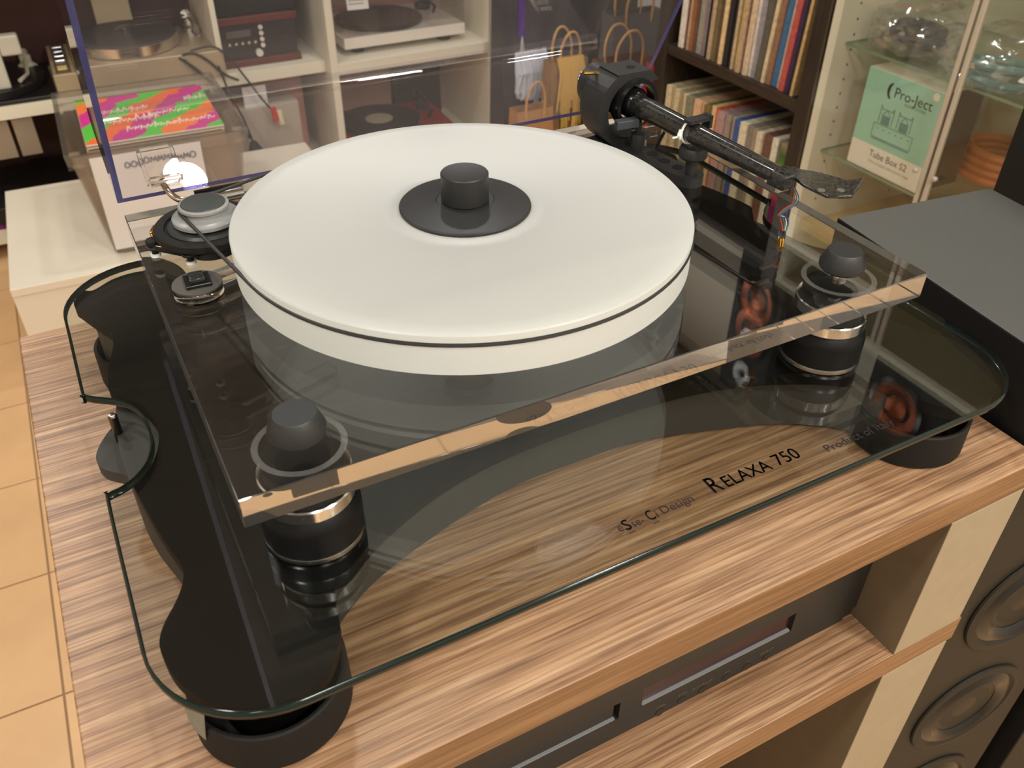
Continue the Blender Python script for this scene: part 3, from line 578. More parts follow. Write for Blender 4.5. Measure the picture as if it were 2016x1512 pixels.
fil = BM(); n = 6; ro_ = [lp(0, rd - rd * math.sin(math.radians(90 * k / n)), LW - rd + rd * math.cos(math.radians(90 * k / n))) for k in range(n + 1)]; ri_ = [lp(0, rd - (rd - LT) * math.sin(math.radians(90 * k / n)), LW - rd + (rd - LT) * math.cos(math.radians(90 * k / n))) for k in range(n + 1)]
extr(fil, [q + Vector((LX0 + LT, 0, 0)) for q in ro_ + ri_[::-1]], (LX1 - LX0 - 2 * LT, 0, 0)); W('corner_fillet', fil, M_lid, lidp, True)
for hx in (.034, .417):
    hg = BM(); extr(hg, [lp(hx - .013, LT, .002), lp(hx + .013, LT, .002), lp(hx + .013, LT, .036), lp(hx - .013, LT, .036)], hu * .012)
    bmesh.ops.bevel(hg, geom=list(hg.edges), offset=.0025, segments=2, affect='EDGES'); hb_ = W('hinge_pocket', hg, M_acryl, lidp)
    W('hinge_pin', sweep(BM(), catmull([lp(hx - .002, .006, .006), lp(hx, .006, -.004), lp(hx + .005, .005, -.011), lp(hx + .014, .004, -.014), lp(hx + .022, .004, -.014)], 6, False), .0024, 12), mat('warm_steel', S(176, 164, 146), .2, metal=1), hb_, True)
    hc = lp(hx + .034, .004, -.014)
    W('hinge_barrel', sweep(BM(), [hc - Vector((.015, 0, 0)), hc + Vector((.017, 0, 0))], .0042, 16), M_chrome, tt, True)
    W('hinge_plate', box(BM(), hx + .018, hx + .053, PD - .0005, PD + .0030, Z_PL - .016, Z_PL + .007), M_blackg, tt)
# ================================================================ record clamp
rc_ = thing('record_clamp', 'black record clamp with knob puck resting on the frosted platter', 'record clamp', (PC[0] + .0015, PC[1] + .001, z1))
cxx, cyy = PC[0] + .0015, PC[1] + .001; zz = z1 - .0004
W('disc', lathe(BM(), [(0, zz), (.0428, zz), (.0435, zz + .0008), (.0435, zz + .0019), (.0426, zz + .0027), (.0190, zz + .0056), (.0186, zz + .0053), (0, zz + .0053)], (cxx, cyy, 0), 96), M_black, rc_, True)
W('knob', lathe(BM(), [(0, zz + .0053), (.0150, zz + .0053), (.0156, zz + .0060), (.0156, zz + .0238), (.0150, zz + .0245), (.0138, zz + .0243), (0, zz + .0236)], (cxx, cyy, 0), 64), M_black, rc_, True)
# ================================================================ low white cabinet behind the rack, with a tub of records
ZWB = .2645
wb = thing('white_cabinet', 'low glossy white cabinet on the floor between rack and shelving', 'cabinet', (-.2285, 1.782, 0), math.radians(-2.4))
new_obj('carcass', box(BM(), 0, .86, .004, .586, .03, ZWB - .02, .001), M_whiteg, wb); new_obj('top_panel', box(BM(), 0, .86, 0, .588, ZWB - .02, ZWB, .001), M_whiteg, wb); new_obj('toe_kick', box(BM(), .02, .84, .02, .57, 0, .03), M_white, wb)
M_bin = clear('cloudy_plastic', (.93, .92, .90), .05, .12, .22, S(216, 206, 192))
bn = thing('plastic_bin', 'cloudy clear plastic tub with a paper label on the low white cabinet', 'bin', (.017, 1.846, ZWB), math.radians(-2.0))
bw_, bd_, bh = .322, .385, .277
def ring(z, g): return [(-g, -g, z), (bw_ + g, -g, z), (bw_ + g, bd_ + g, z), (-g, bd_ + g, z)]
bb = BM(); zs = [(.0005, 0), (bh - .030, .034), (bh - .030, .044), (bh, .046), (bh, .034), (.004, -.004)]
rings = [[bb.verts.new(p) for p in ring(z, g)] for z, g in zs]
for p, q in zip(rings, rings[1:]):
    for i in range(4): bb.faces.new((p[i], p[(i + 1) % 4], q[(i + 1) % 4], q[i]))
bb.faces.new(rings[0][::-1]); bb.faces.new(rings[-1])
bmesh.ops.bevel(bb, geom=[e for e in bb.edges if abs(e.verts[0].co.z - e.verts[1].co.z) > .012], offset=.022, segments=4, affect='EDGES')
new_obj('tub', bb, M_bin, bn, True)
lt = lambda x, t_, dy=0: Vector((x, -.012 - .0365 * t_ - dy, .020 + (bh - .024) * t_))
new_obj('paper_label', extr(BM(), [lt(.004, .0, .001), lt(.250, .0, .001), lt(.250, .99, .001), lt(.004, .99, .001)], (0, -.0006, 0)), mat('white_paper', S(226, 222, 220), .7), bn)
upv = (lt(0, 1) - lt(0, 0)).normalized(); scr = BM()
M_scr = mat('blurred_ink', S(120, 116, 130), .8)
random.seed(3)
for row, (t_, x0, x1) in enumerate(((.86, .075, .225), (.68, .148, .225))):
    x = x0
    while x < x1:
        wd = random.uniform(.010, .015); hgt = random.uniform(.012, .016); sh = [(0, 0), (.15, 1), (.5, .25), (.8, .95), (1, .05)]
        if random.random() < .5: sh = [(.1, .1), (0, .6), (.4, 1), (.9, .7), (.8, .1), (.2, 0)]
        sweep(scr, catmull([lt(x + a_ * wd, t_, .0026) + upv * (b_ * hgt - .004) for a_, b_ in sh], 3, False), .0016, 5); x += wd + .003
new_obj('handwriting', scr, M_scr, bn)
M_kbox = mat('brown_card', S(150, 122, 96), .7, noise=.08, nscale=20)
kb_ = thing('record_carton', 'open brown carton of records inside the cloudy plastic tub', 'carton', (.017, 1.846, ZWB + .0045), math.radians(-2.0))
kx0, kx1, ky0_, ky1_ = .004, .318, .004, .378; new_obj('base', box(BM(), kx0, kx1, ky0_, ky1_, 0, .004), M_kbox, kb_)
for (x0, x1, y0, y1) in ((kx0, kx1, ky0_, ky0_ + .004), (kx0, kx1, ky1_ - .004, ky1_), (kx0, kx0 + .004, ky0_ + .004, ky1_ - .004), (kx1 - .004, kx1, ky0_ + .004, ky1_ - .004)): new_obj('wall', box(BM(), x0, x1, y0, y1, .004, .262), M_kbox, kb_)
M_cover = stripes('striped_cover', [S(226, 104, 56), S(190, 44, 130), S(84, 186, 66), S(232, 118, 60), S(200, 52, 136), S(88, 182, 66)], (0, 0, math.radians(36)), 3.4)
for k in range(7):
    zz_ = ZWB + .0045 + .2624 + .0034 * k - .0034 * 6
    top_ = k == 6
    if k < 4: continue
    sl = thing('record_sleeve', 'record in pink, green and orange striped sleeve lying across the brown carton' if top_ else ['record in cream sleeve lying right under the striped one in tub', 'record in grey sleeve lying second under the striped one in tub'][k - 4], 'record', (.186, 2.012, ZWB + .2670 + .0036 * (k - 4)), math.radians(-2.0), 'flat records on top of the carton in the tub')
    new_obj('sleeve', box(BM(), -.1575, .1575, -.1575, .1575, 0, .0034, .0004, 1), mat('sleeve_card_%d' % k, [S(226, 210, 180), S(140, 126, 110), S(232, 216, 196)][k - 4], .6), sl)
    if top_:
        new_obj('printed_cover', box(BM(), -.157, .157, -.157, .157, .0034, .0038), M_cover, sl)
        gs = BM(); random.seed(11)
        for row, (yy_, xa_, xb_, h_) in enumerate(((.030, -.115, .00, .045), (-.045, -.12, .02, .05), (-.105, -.06, .14, .04), (.050, .10, .15, .05), (-.02, .0, .10, .03))):
            x = xa_
            while x < xb_:
                wd = random.uniform(.010, .018); sweep(gs, catmull([(x, yy_ + random.uniform(-.004, .004), .0041), (x + wd * .3, yy_ + h_ * random.uniform(.5, 1), .0041), (x + wd * .6, yy_ + h_ * .2, .0041), (x + wd, yy_ + h_ * random.uniform(.3, .8), .0041)], 3, False), .0016, 4); x += wd + .002
        new_obj('brush_lettering', gs, mat('cream_ink', S(236, 220, 200), .6), sl)
# ================================================================ big floor speakers beside the rack
M_spk = mat('black_speaker_vinyl_lit', (.070, .068, .060), .6, noise=.12, nscale=900, bump=.2, bscale=1200)  # black vinyl made greyer: the top's reflected room light is in the colour
M_spside = mat('black_speaker_side', (.004, .004, .004), .6)
M_baffle = mat('dark_baffle', (.020, .0175, .0125), .55, spec=.25, noise=.1, nscale=700)
M_cone = mat('driver_cone', (.010, .011, .008), .4, spec=.3)
M_sur = mat('driver_surround', (.007, .008, .008), .28, spec=.5)
def floor_speaker(label, loc, rz, wd, dp, ht, zs_, r):
    t = thing('floor_speaker', label, 'speaker', loc, rz, 'black floor speakers beside the rack')
    bm = BM(); box(bm, 0, wd, 0, dp, .012, ht, .0015)
    o = new_obj('cabinet', bm, M_spk, t, mats=[M_spk, M_spside, M_baffle])
    for p in o.data.polygons:
        if abs(p.normal.x) > .7: p.material_index = 1
        elif p.normal.y < -.7: p.material_index = 2
    new_obj('plinth_foot', box(BM(), -.01, wd + .01, -.005, dp + .005, 0, .0122, .002), M_blackm, t)
    for z in zs_:
        ring_ = new_obj('driver_trim', lathe(BM(), [(r + .009, 0), (r + .012, .001), (r + .0115, .003), (r + .004, .0042), (r + .001, .002), (r, -.004), (r + .009, 0)], (wd / 2, 0, z), 72, (0, -1, 0)), M_baffle, t, True)
        new_obj('surround', lathe(BM(), [(r + .001, .0022), (r - .003, .0045), (r - .008, .0062), (r - .013, .0045), (r - .017, .0012), (r - .017, -.002), (r + .001, -.002), (r + .001, .0022)], (wd / 2, 0, z), 72, (0, -1, 0)), M_sur, ring_, True)
        new_obj('cone', lathe(BM(), [(r - .016, .0008), (r * .42, -.0010), (r * .40, -.0008), (r * .2, .0005), (0, .0012)], (wd / 2, 0, z), 64, (0, -1, 0)), M_cone, ring_, True)
    return t
FLZ = .99
floor_speaker('black floor speaker with stacked round drivers right beside the walnut rack', (.5375, -.078, 0), math.radians(-6.8), .176, .252, FLZ, [FLZ - .115, .735 - .02, .545, .379], .053)
floor_speaker('taller black floor speaker behind the one that stands beside the rack', (.742, -.112, 0), math.radians(-13), .20, .31, 1.19, [1.06, .84, .65, .46, .27], .056)
# ================================================================ glass cabinet along the right wall
M_cab = mat('cabinet_white', S(222, 216, 196), .5)
XF, XB = 1.50, 1.90
cb = thing('display_cabinet', 'white display cabinet with glass doors and shelves beside the dark bookcase', 'cabinet', (1.70, .74, 0))
ya, yb = .395, 1.085
W('side_panel', box(BM(), XF, XB, yb - .022, yb, 0, 1.80), M_cab, cb); W('side_panel', box(BM(), XF, XB, ya, ya + .022, 0, 1.80), M_cab, cb)
W('back_panel', box(BM(), XB - .012, XB, ya + .022, yb - .022, .02, 1.78), mat('cabinet_back', S(216, 208, 184), .6), cb)
W('top_board', box(BM(), XF, XB - .012, ya + .022, yb - .022, 1.775, 1.80), M_cab, cb)
W('bottom_board', box(BM(), XF + .015, XB - .012, ya + .022, yb - .022, .05, .075), M_cab, cb)
W('middle_board', box(BM(), XF + .015, XB - .012, ya + .022, yb - .022, .335, .36), mat('tan_board', S(196, 166, 118), .5), cb)
hol = None
for zz_ in range(10, 55):
    z = zz_ * .032
    for x in (XF + .05, XB - .09):
        if hol is None: hol = W('peg_hole', cyl(BM(), (0, 0, 0), .003, .0006, 10, (0, -1, 0)), mat('hole_dark', S(120, 110, 90), .9), cb); hol.location = Vector((x, yb - .0219, z)) - cb.location; hol.data.transform(Matrix.Translation(cb.location))
        else:
            h_ = hol.copy(); COL.objects.link(h_); h_.location = Vector((x, yb - .0219, z)) - cb.location
for z in (.546, .787, 1.06, 1.34, 1.58):
    o = W('glass_shelf', box(BM(), XF + .03, XB - .014, ya + .023, yb - .023, z - .006, z), M_thinglass, cb, mats=[M_thinglass, M_greenedge])
    for p in o.data.polygons:
        if abs(p.normal.z) < .5: p.material_index = 1
for s, (y0, y1) in enumerate(((ya + .002, .7375), (.7445, yb - .002))):
    dr = W('glass_door', box(BM(), XF - .016, XF - .011, y0, y1, .08, 1.77), clear('door_glass', (.985, .985, .97), .035), cb)
    ye = y1 if s == 0 else y0 - .011
    W('door_edge', box(BM(), XF - .018, XF - .009, (y1 - .0095) if s == 0 else y0, y1 if s == 0 else y0 + .0095, .08, 1.77, .001), mat('pale_door_edge', S(186, 172, 152), .35), dr)
    W('door_knob', lathe(BM(), [(0, 0), (.004, 0), (.0055, .006), (.004, .010), (0, .011)], (XF - .018, (y1 - .02) if s == 0 else y0 + .02, .62), 20, (-1, 0, 0)), mat('grey_knob', S(170, 160, 146), .4), dr, True)
# carton on the lower glass shelf
q0 = PX(1671, 320, 1.53); q1 = PX(1801, 374, 1.53)
ZS2 = .5465
ct = thing('product_carton', 'mint green and white carton with tube amplifier drawing on glass shelf', 'carton', (1.60, .86, ZS2))
cy1, cy0 = PX(1690, 225, 1.535).y, PX(1832, 280, 1.535).y
ctop = PX(1708, 127, 1.535).z
W('carton_body', box(BM(), 1.535, 1.66, cy0, cy1, ZS2, ctop, .001), mat('carton_card', S(206, 194, 172), .6), ct)
W('dark_side', box(BM(), 1.537, 1.658, cy0 - .0006, cy0 + .0001, ZS2 + .001, ctop - .001), mat('carton_dark', S(74, 60, 46), .6), ct)
hgt = ctop - ZS2; wid = cy1 - cy0
W('mint_panel', box(BM(), 1.5343, 1.5352, cy0 + .0005, cy1 - .0005, ZS2 + hgt * .265, ctop - .0005), mat('mint_print', S(150, 196, 172), .55), ct)
W('white_panel', box(BM(), 1.5343, 1.5352, cy0 + .0005, cy1 - .0005, ZS2 + .0005, ZS2 + hgt * .265), mat('white_print', S(224, 218, 202), .55), ct)
uxc = (0, -1, 0); uzc = (0, 0, 1)
def ctx(s, size, fy, fz, m, sx=1):
    return letter('lettering', s, size, (1.5340, cy1 - wid * fy, ZS2 + hgt * fz), uxc, uzc, ct, m, sx, .0001)
ctx('Pro-Ject', .030, .40, .80, M_ink, 1.0); ctx('Tube Box S2', .021, .28, .155, mat('brown_ink', S(90, 80, 74), .6), .95)
ctx('Ultra-compact tube phono stage', .0095, .29, .095, mat('light_ink', S(170, 166, 156), .6), .9); ctx('AUDIO SYSTEMS', .0085, .56, .755, M_ptgrey, .9)
W('logo_disc', extr(BM(), [(1.5341, cy1 - wid * .335 + .011 * math.cos(k * math.pi / 12), ZS2 + hgt * .845 + .015 * math.sin(k * math.pi / 12)) for k in range(6, 19)] if False else [(1.5341, cy1 - wid * .365 + .012 * math.sin(math.radians(k * 15)), ZS2 + hgt * .845 + .017 * math.cos(math.radians(k * 15))) for k in range(13)] + [(1.5341, cy1 - wid * .365 + .005 * math.sin(math.radians(k * 15)), ZS2 + hgt * .845 + .013 * math.cos(math.radians(k * 15))) for k in range(12, -1, -1)], (-.0002, 0, 0)), M_ink, ct)
W('round_sticker', lathe(BM(), [(0, 0), (.008, 0), (.008, .0003), (0, .0003)], (1.5340, cy1 - wid * .92, ZS2 + hgt * .945), 24, (-1, 0, 0)), MATS['white_print'], ct)
dr_ = BM(); LN = lambda pts_, r=.0008: sweep(dr_, [(1.5338, cy1 - wid * a_, ZS2 + hgt * b_) for a_, b_ in pts_], r, 4)
LN([(.24, .50), (.24, .36), (.78, .36), (.78, .50), (.24, .50)]); LN([(.25, .345), (.77, .345)], .0012)
for c_ in (.38, .63):
    LN([(c_ - .09, .52), (c_ - .09, .69), (c_ - .07, .66)]); LN([(c_ + .09, .52), (c_ + .09, .69), (c_ + .07, .66)]); LN([(c_ - .09, .655), (c_ + .09, .655)]); LN([(c_ - .05, .60), (c_, .66), (c_ + .05, .60)])
    for k in range(7): LN([(c_ - .055, .515 + .013 * k), (c_ + .055, .515 + .013 * k)], .0011)
for k in range(6): LN([(.30 + .085 * k, .455), (.31 + .085 * k, .455)], .0014)
W('line_drawing', dr_, M_ptgrey, ct)
dk = thing('dark_box', 'dark box standing behind the mint carton on the glass shelf', 'box', (1.74, 1.0, ZS2))
W('body', box(BM(), 1.67, 1.83, cy1 - .06, cy1 + .055, ZS2, ZS2 + .145, .001), mat('dark_brown_card', S(58, 48, 38), .6), dk); W('clear_edge', box(BM(), 1.662, 1.667, cy1 + .030, cy1 + .055, ZS2, ZS2 + .16), clear('acetate', (.95, .95, .95), .08, .1, .25, (.7, .7, .68)), dk)
# bags of cable on the upper glass shelf
ZS1 = .7872
def film_bag(name, label, c, rx, ry, rz, seed, coil_m, coil_r, cr, turns, tilt_=0, plugs=None):
    t = thing(name, label, 'cable', (c[0], c[1], ZS1))
    rnd = random.Random(seed); bm = BM(); bmesh.ops.create_icosphere(bm, subdivisions=4, radius=1)
    ph = [(Vector((rnd.uniform(-1, 1), rnd.uniform(-1, 1), rnd.uniform(-1, 1))).normalized(), rnd.uniform(4, 11), rnd.uniform(0, 6)) for _ in range(12)]
    for v in bm.verts:
        n_ = v.co.normalized(); k = 1 + sum(abs(math.sin(n_.dot(d_) * f_ + p_)) * .055 for d_, f_, p_ in ph) - .3
        v.co = Vector((n_.x * rx * k, n_.y * ry * k, max(n_.z, -.72) * rz * k + rz * .72 * .95)); v.co.z = max(v.co.z, .0006)
    new_obj('film', bm, clear('bag_film', (.93, .92, .92), .16, .12, .10, (.85, .82, .8)), t, True)
    cb_ = BM()
    for q in range(turns):
        rr2 = coil_r * (1 - .05 * q); off_ = Vector((rnd.uniform(-.008, .008), rnd.uniform(-.012, .012), cr + .0015 + cr * 1.4 * q * .8))
        sweep(cb_, [off_ + Vector((rr2 * .62 * math.cos(a_ * math.pi / 16), rr2 * math.sin(a_ * math.pi / 16), tilt_ * math.cos(a_ * math.pi / 16 + q))) for a_ in range(32)], cr, 8, True)
    new_obj('cable_coil', cb_, coil_m, t, True)
    for (px_, py_, pz_, m_) in (plugs or []):
        new_obj('plug', sweep(BM(), [(px_, py_, pz_), (px_ - .012, py_ - .022, pz_ + .006)], .0055, 10), m_, t, True)
    return t
M_navy = mat('navy_cable', S(34, 36, 56), .35); M_teal = mat('teal_cable', S(96, 150, 152), .25)
b1 = PX(1760, 60, 1.60)
film_bag('cable_bag', 'dark blue cable in crumpled clear bag on the upper glass shelf', (1.64, .965), .10, .088, .055, 5, M_navy, .055, .011, 3)
film_bag('cable_bag', 'teal cable with gold plugs in clear bag on upper glass shelf', (1.62, .748), .105, .102, .055, 9, M_teal, .078, .008, 3, .006, [(-.03, .07, .03, M_gold), (-.01, .08, .035, M_gold), (.0, -.06, .045, M_gold), (-.04, -.075, .03, M_gold), (-.045, .045, .02, mat('pink_plug', S(230, 190, 170), .3))])
# copper cable and small plug on the lower boards
q = PZ(1900, 372, .36 + .03)
cc_ = thing('copper_cable_coil', 'coil of copper coloured cable lying behind the mint carton on glass shelf', 'cable', (1.765, .775, .5468))
cbm = BM()
for k in range(4): sweep(cbm, [(.075 * math.cos(a_ * math.pi / 18) * (1 - .04 * k), .085 * math.sin(a_ * math.pi / 18) * (1 - .04 * k), .011 + .016 * k) for a_ in range(36)], .0095, 8, True)
new_obj('coil', cbm, mat('copper_sleeve', S(190, 112, 60), .35), cc_, True)
pl = thing('small_plug', 'small tarnished brass plug lying on the tan cabinet board', 'plug', (1.56, .985, .36))
new_obj('shell', sweep(BM(), [(0, .012, .008), (0, -.012, .009)], [.006, .008], 12), M_brass, pl, True); new_obj('tip', sweep(BM(), [(0, -.012, .009), (-.004, -.030, .016)], .004, 10), M_brass, pl, True); new_obj('collar', sweep(BM(), [(.002, .004, .014), (.004, -.004, .026)], .005, 10), M_brass, pl, True)
lb = tag(base(new_obj('tan_carton', box(BM(), 1.53, 1.72, .80, .97, .3602, .40, .001), mat('tan_card', S(190, 150, 100), .6)), 1.62, .885, .36), 'low tan cardboard tray on the bottom board of glass cabinet', 'tray')
# ================================================================ dark bookcase with records
M_dk = wood('dark_oak', S(34, 24, 18), S(46, 34, 26), S(56, 42, 32), S(66, 50, 40), 'Y', .5, lines=.5)
M_dkv = wood('dark_oak_v', S(30, 22, 16), S(42, 31, 23), S(52, 39, 30), S(60, 46, 36), 'Z', .5, lines=.5)
bk = thing('bookcase', 'dark brown bookcase full of records beside the glass cabinet', 'bookcase', (1.70, 1.37, 0))
ky0, ky1 = 1.092, 1.690
W('side_panel', box(BM(), XF, XB - .01, ky0, ky0 + .046, 0, 1.90, .001), M_dkv, bk); W('side_panel', box(BM(), XF, XB - .01, ky1 - .046, ky1, 0, 1.90, .001), M_dkv, bk)
W('back_panel', box(BM(), XB - .022, XB - .010, ky0 + .046, ky1 - .046, 0, 1.90), M_dkv, bk)
SH = [.184, .610, 1.01, 1.40, 1.86]
for z in SH: W('shelf', box(BM(), XF + .004, XB - .022, ky0 + .046, ky1 - .046, z, z + .026, .001), M_dk, bk)
upper = [('white', (214, 204, 190), 13, 0), ('dark red', (104, 52, 42), 7, 0), ('tan', (170, 146, 120), 6, 0), ('rust', (150, 92, 56), 10, 0), ('brown', (98, 74, 56), 6, 0), ('grey', (150, 142, 130), 14, 0), ('mauve', (128, 114, 116), 11, 0), ('black', (34, 28, 24), 9, 0), ('tan', (178, 152, 122), 8, 0), ('cream', (206, 186, 150), 5, 0), ('olive', (110, 98, 66), 6, 0), ('brown', (92, 72, 54), 9, 0), ('cream', (220, 188, 140), 8, 0), ('black', (40, 36, 34), 12, 0), ('black', (52, 46, 44), 10, 0), ('tan', (190, 168, 136), 7, 0), ('yellow', (214, 186, 62), 8, 0), ('tan', (184, 154, 120), 10, 0), ('dark red', (88, 46, 40), 6, 0), ('cream', (206, 178, 150), 10, 0), ('white', (206, 200, 190), 7, 0), ('mauve', (150, 142, 146), 13, 0), ('grey', (92, 86, 76), 13, .05), ('cream', (208, 186, 150), 7, .05), ('brown', (140, 104, 78), 12, .05), ('blue', (66, 104, 140), 12, .05), ('grey', (176, 168, 158), 9, .05), ('red', (180, 84, 76), 12, .05), ('purple', (60, 44, 80), 7, .05), ('black', (46, 34, 28), 8, .05), ('cream', (196, 164, 112), 6, .05)]
lower = [('cream', (206, 188, 150), 11, 0), ('tan', (176, 154, 118), 9, 0), ('cream', (200, 184, 148), 8, 0), ('khaki', (160, 140, 108), 10, 0), ('cream', (212, 196, 164), 8, 0), ('grey', (126, 124, 100), 14, 0), ('peach', (214, 170, 134), 16, 0), ('tan', (190, 160, 124), 8, 0), ('olive', (120, 100, 56), 11, 0), ('cream', (214, 190, 140), 9, 0), ('red', (196, 84, 54), 9, 0), ('mauve', (168, 134, 128), 14, 0), ('grey', (146, 132, 122), 11, 0), ('tan', (170, 146, 118), 9, 0), ('blue', (60, 84, 140), 11, 0), ('cream', (212, 200, 172), 13, 0), ('grey', (130, 120, 106), 11, 0), ('tan', (150, 134, 112), 8, 0), ('cream', (206, 192, 164), 10, 0), ('brown', (110, 76, 60), 15, 0), ('white', (214, 206, 186), 11, 0)]
def row(lst, zsh, ystart, where, grp, total):
    y = ystart; rnd = random.Random(len(lst)); sc_ = total / sum(t_ for _, _, t_, _ in lst)
    M_page = mat('sleeve_top', S(150, 136, 112), .7)
    for i_, (nm, c, t_, lean) in enumerate(lst):
        th_ = t_ * sc_; xo = rnd.uniform(0, .012); h_ = .312 + rnd.uniform(0, .004)
        m_ = mat('spine_%d_%d_%d' % c, S(*c), .55, noise=.22, nscale=90)
        bm = BM(); box(bm, 0, .310, -th_ * .94, 0, 0, h_, .0006, 1)
        o = new_obj('record_sleeve', bm, m_, mats=[m_, M_page]); o.location = (XF + .012 + xo, y, zsh); o.rotation_euler = (lean, 0, 0)
        if lean: o.location.z += th_ * math.sin(lean) + .0003
        pv = lst[i_ - 1][0] if i_ else None; nx = lst[i_ + 1][0] if i_ < len(lst) - 1 else None
        lab_ = '%s record sleeve between the %s and %s ones on %s bookcase shelf' % (nm, pv, nx, where) if pv and nx else '%s record sleeve at the end beside the %s one on %s bookcase shelf' % (nm, pv or nx, where)
        tag(o, lab_, 'record', '%s sleeves on %s bookcase shelf' % (nm, where)); y -= th_ * (1 + .0)
    return y
row(upper, SH[1] + .026, ky1 - .050 - .03, 'the upper', '', .440)
row(lower, SH[0] + .026, ky1 - .050, 'the lower', '', .452)
rb = bpy.data.materials.new('rainbow_print'); rb.use_nodes = True; t_ = rb.node_tree; tc = nd(t_, 'ShaderNodeTexCoord'); sx = nd(t_, 'ShaderNodeSeparateXYZ'); t_.links.new(tc.outputs['Object'], sx.inputs[0])
mr = nd(t_, 'ShaderNodeMapRange'); mr.inputs[1].default_value = .316; mr.inputs[2].default_value = .12; t_.links.new(sx.outputs[2], mr.inputs[0])
rp = ramp(t_, [(0, S(150, 130, 104)), (.16, S(60, 90, 40)), (.3, S(84, 130, 40)), (.42, S(220, 150, 40)), (.58, S(200, 50, 34)), (.72, S(170, 20, 30)), (.9, S(120, 20, 90))]); t_.links.new(mr.outputs[0], rp.inputs[0]); t_.links.new(rp.outputs[0], t_.nodes['Principled BSDF'].inputs['Base Color'])
o = new_obj('record_sleeve', box(BM(), 0, .31, -.028, 0, 0, .315, .0006, 1), rb); o.location = (XF + .012, ky0 + .046 + .0315, SH[0] + .026); tag(o, 'record in rainbow sleeve at the end of the lower bookcase shelf', 'record')
# two small speakers with copper cones on top of the bookcase and cabinet
def shelf_speaker(label, loc):
    t = thing('shelf_speaker', label, 'speaker', loc, 0)
    new_obj('cabinet', box(BM(), 0, .26, -.09, .09, 0, .32, .003), M_blackm, t)
    r_ = new_obj('driver_ring', lathe(BM(), [(.062, 0), (.076, 0), (.074, .006), (.064, .008), (.062, 0)], (0, 0, .11), 48, (-1, 0, 0)), M_blackg, t, True)
    new_obj('copper_cone', lathe(BM(), [(.063, .004), (.030, -.002), (.028, .002), (0, .010)], (0, 0, .11), 48, (-1, 0, 0)), mat('copper_cone', S(176, 92, 56), .3, metal=.6), r_, True)
    new_obj('tweeter', lathe(BM(), [(.036, 0), (.036, .004), (.014, .003), (.012, .006), (0, .010)], (0, 0, .245), 40, (-1, 0, 0)), M_blackg, t, True)
shelf_speaker('small black speaker with copper cone on top of the glass cabinet', (1.52, .66, 1.80)); shelf_speaker('small black speaker with copper cone on top of the dark bookcase', (1.52, 1.15, 1.90))
# ================================================================ white shelving along the back
M_shw = mat('shelving_white', S(226, 218, 196), .45)
M_shb = mat('shelving_back_rose', S(178, 140, 122), .7)
YS, YSB = 2.445, 2.84
sv = thing('shelving_unit', 'long white open shelving unit along the back wall holding turntables', 'shelving', (.40, 2.64, 0))
ZSH = .452
for x0, x1 in ((-.86, -.825), (.800, .824), (1.362, 1.432)): W('divider', box(BM(), x0, x1, YS, YSB, 0, 1.30, .001), M_shw, sv)
for z in (ZSH - .036, .862, 1.264):
    W('shelf', box(BM(), -.825, .800, YS + (.055 if z < .5 else .0), YSB, z, z + .036, .001), M_shw, sv); W('shelf', box(BM(), .824, 1.362, YS, YSB, z, z + .036, .001), M_shw, sv)
W('bottom_board', box(BM(), -.825, .800, YS + .055, YSB, .05, .096, .001), M_shw, sv); W('bottom_board', box(BM(), .824, 1.362, YS, YSB, .05, .096, .001), M_shw, sv)
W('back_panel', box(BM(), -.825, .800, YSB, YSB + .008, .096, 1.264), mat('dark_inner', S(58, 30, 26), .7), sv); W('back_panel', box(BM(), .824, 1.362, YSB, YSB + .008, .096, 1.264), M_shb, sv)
W('inner_panel', box(BM(), .470, .486, YS + .058, YSB, ZSH, .862), M_shw, sv)
# white turntable in the right upper compartment
def deck(label, loc, rz, wd, dp, hh, m_base, m_plat, feet=True, lid=None, label_m=None, arm_m=None, prad=.148, pth=.012):
    t = thing('record_player', label, 'turntable', loc, rz)
    fz = .022 if feet else 0
    new_obj('plinth', box(BM(), -wd / 2, wd / 2, -dp / 2, dp / 2, fz, fz + hh, .002), m_base, t)
    if feet:
        for sx_2 in (-1, 1):
            for sy_2 in (-1, 1): new_obj('foot', cyl(BM(), (sx_2 * (wd / 2 - .06), sy_2 * (dp / 2 - .05), 0), .024, .0225, 20), M_blackm, t, True)
    zt_ = fz + hh
    new_obj('platter', lathe(BM(), [(0, 0), (prad - .004, 0), (prad, .002), (prad, pth), (prad - .003, pth + .002), (0, pth + .002)], (-.035, 0, zt_), 64), m_plat, t, True)
    if label_m: new_obj('record_label', lathe(BM(), [(0, 0), (.050, 0), (.050, .0008), (0, .0008)], (-.035, 0, zt_ + pth + .0018), 40), label_m, t, True)
    am = arm_m or M_black
    new_obj('arm_pillar', lathe(BM(), [(0, 0), (.028, 0), (.028, .02), (.016, .03), (.016, .05), (0, .05)], (wd / 2 - .055, dp / 2 - .085, zt_), 28), am, t, True)
    new_obj('tonearm', sweep(BM(), [(wd / 2 - .055, dp / 2 - .03, zt_ + .045), (wd / 2 - .055, dp / 2 - .085, zt_ + .045), (wd / 2 - .060, -dp / 2 + .11, zt_ + .035), (wd / 2 - .085, -dp / 2 + .07, zt_ + .030)], [.012, .007, .005, .006], 10), am, t, True)
    if lid:
        lm = new_obj('lid', box(BM(), -wd / 2, wd / 2, -dp / 2, dp / 2, zt_ + .001, zt_ + .085, .004), lid, t)
    return t
M_smoke = clear('smoked_lid', (.86, .86, .86), .05); M_vinyl = mat('black_vinyl', (.012, .011, .011), .3)
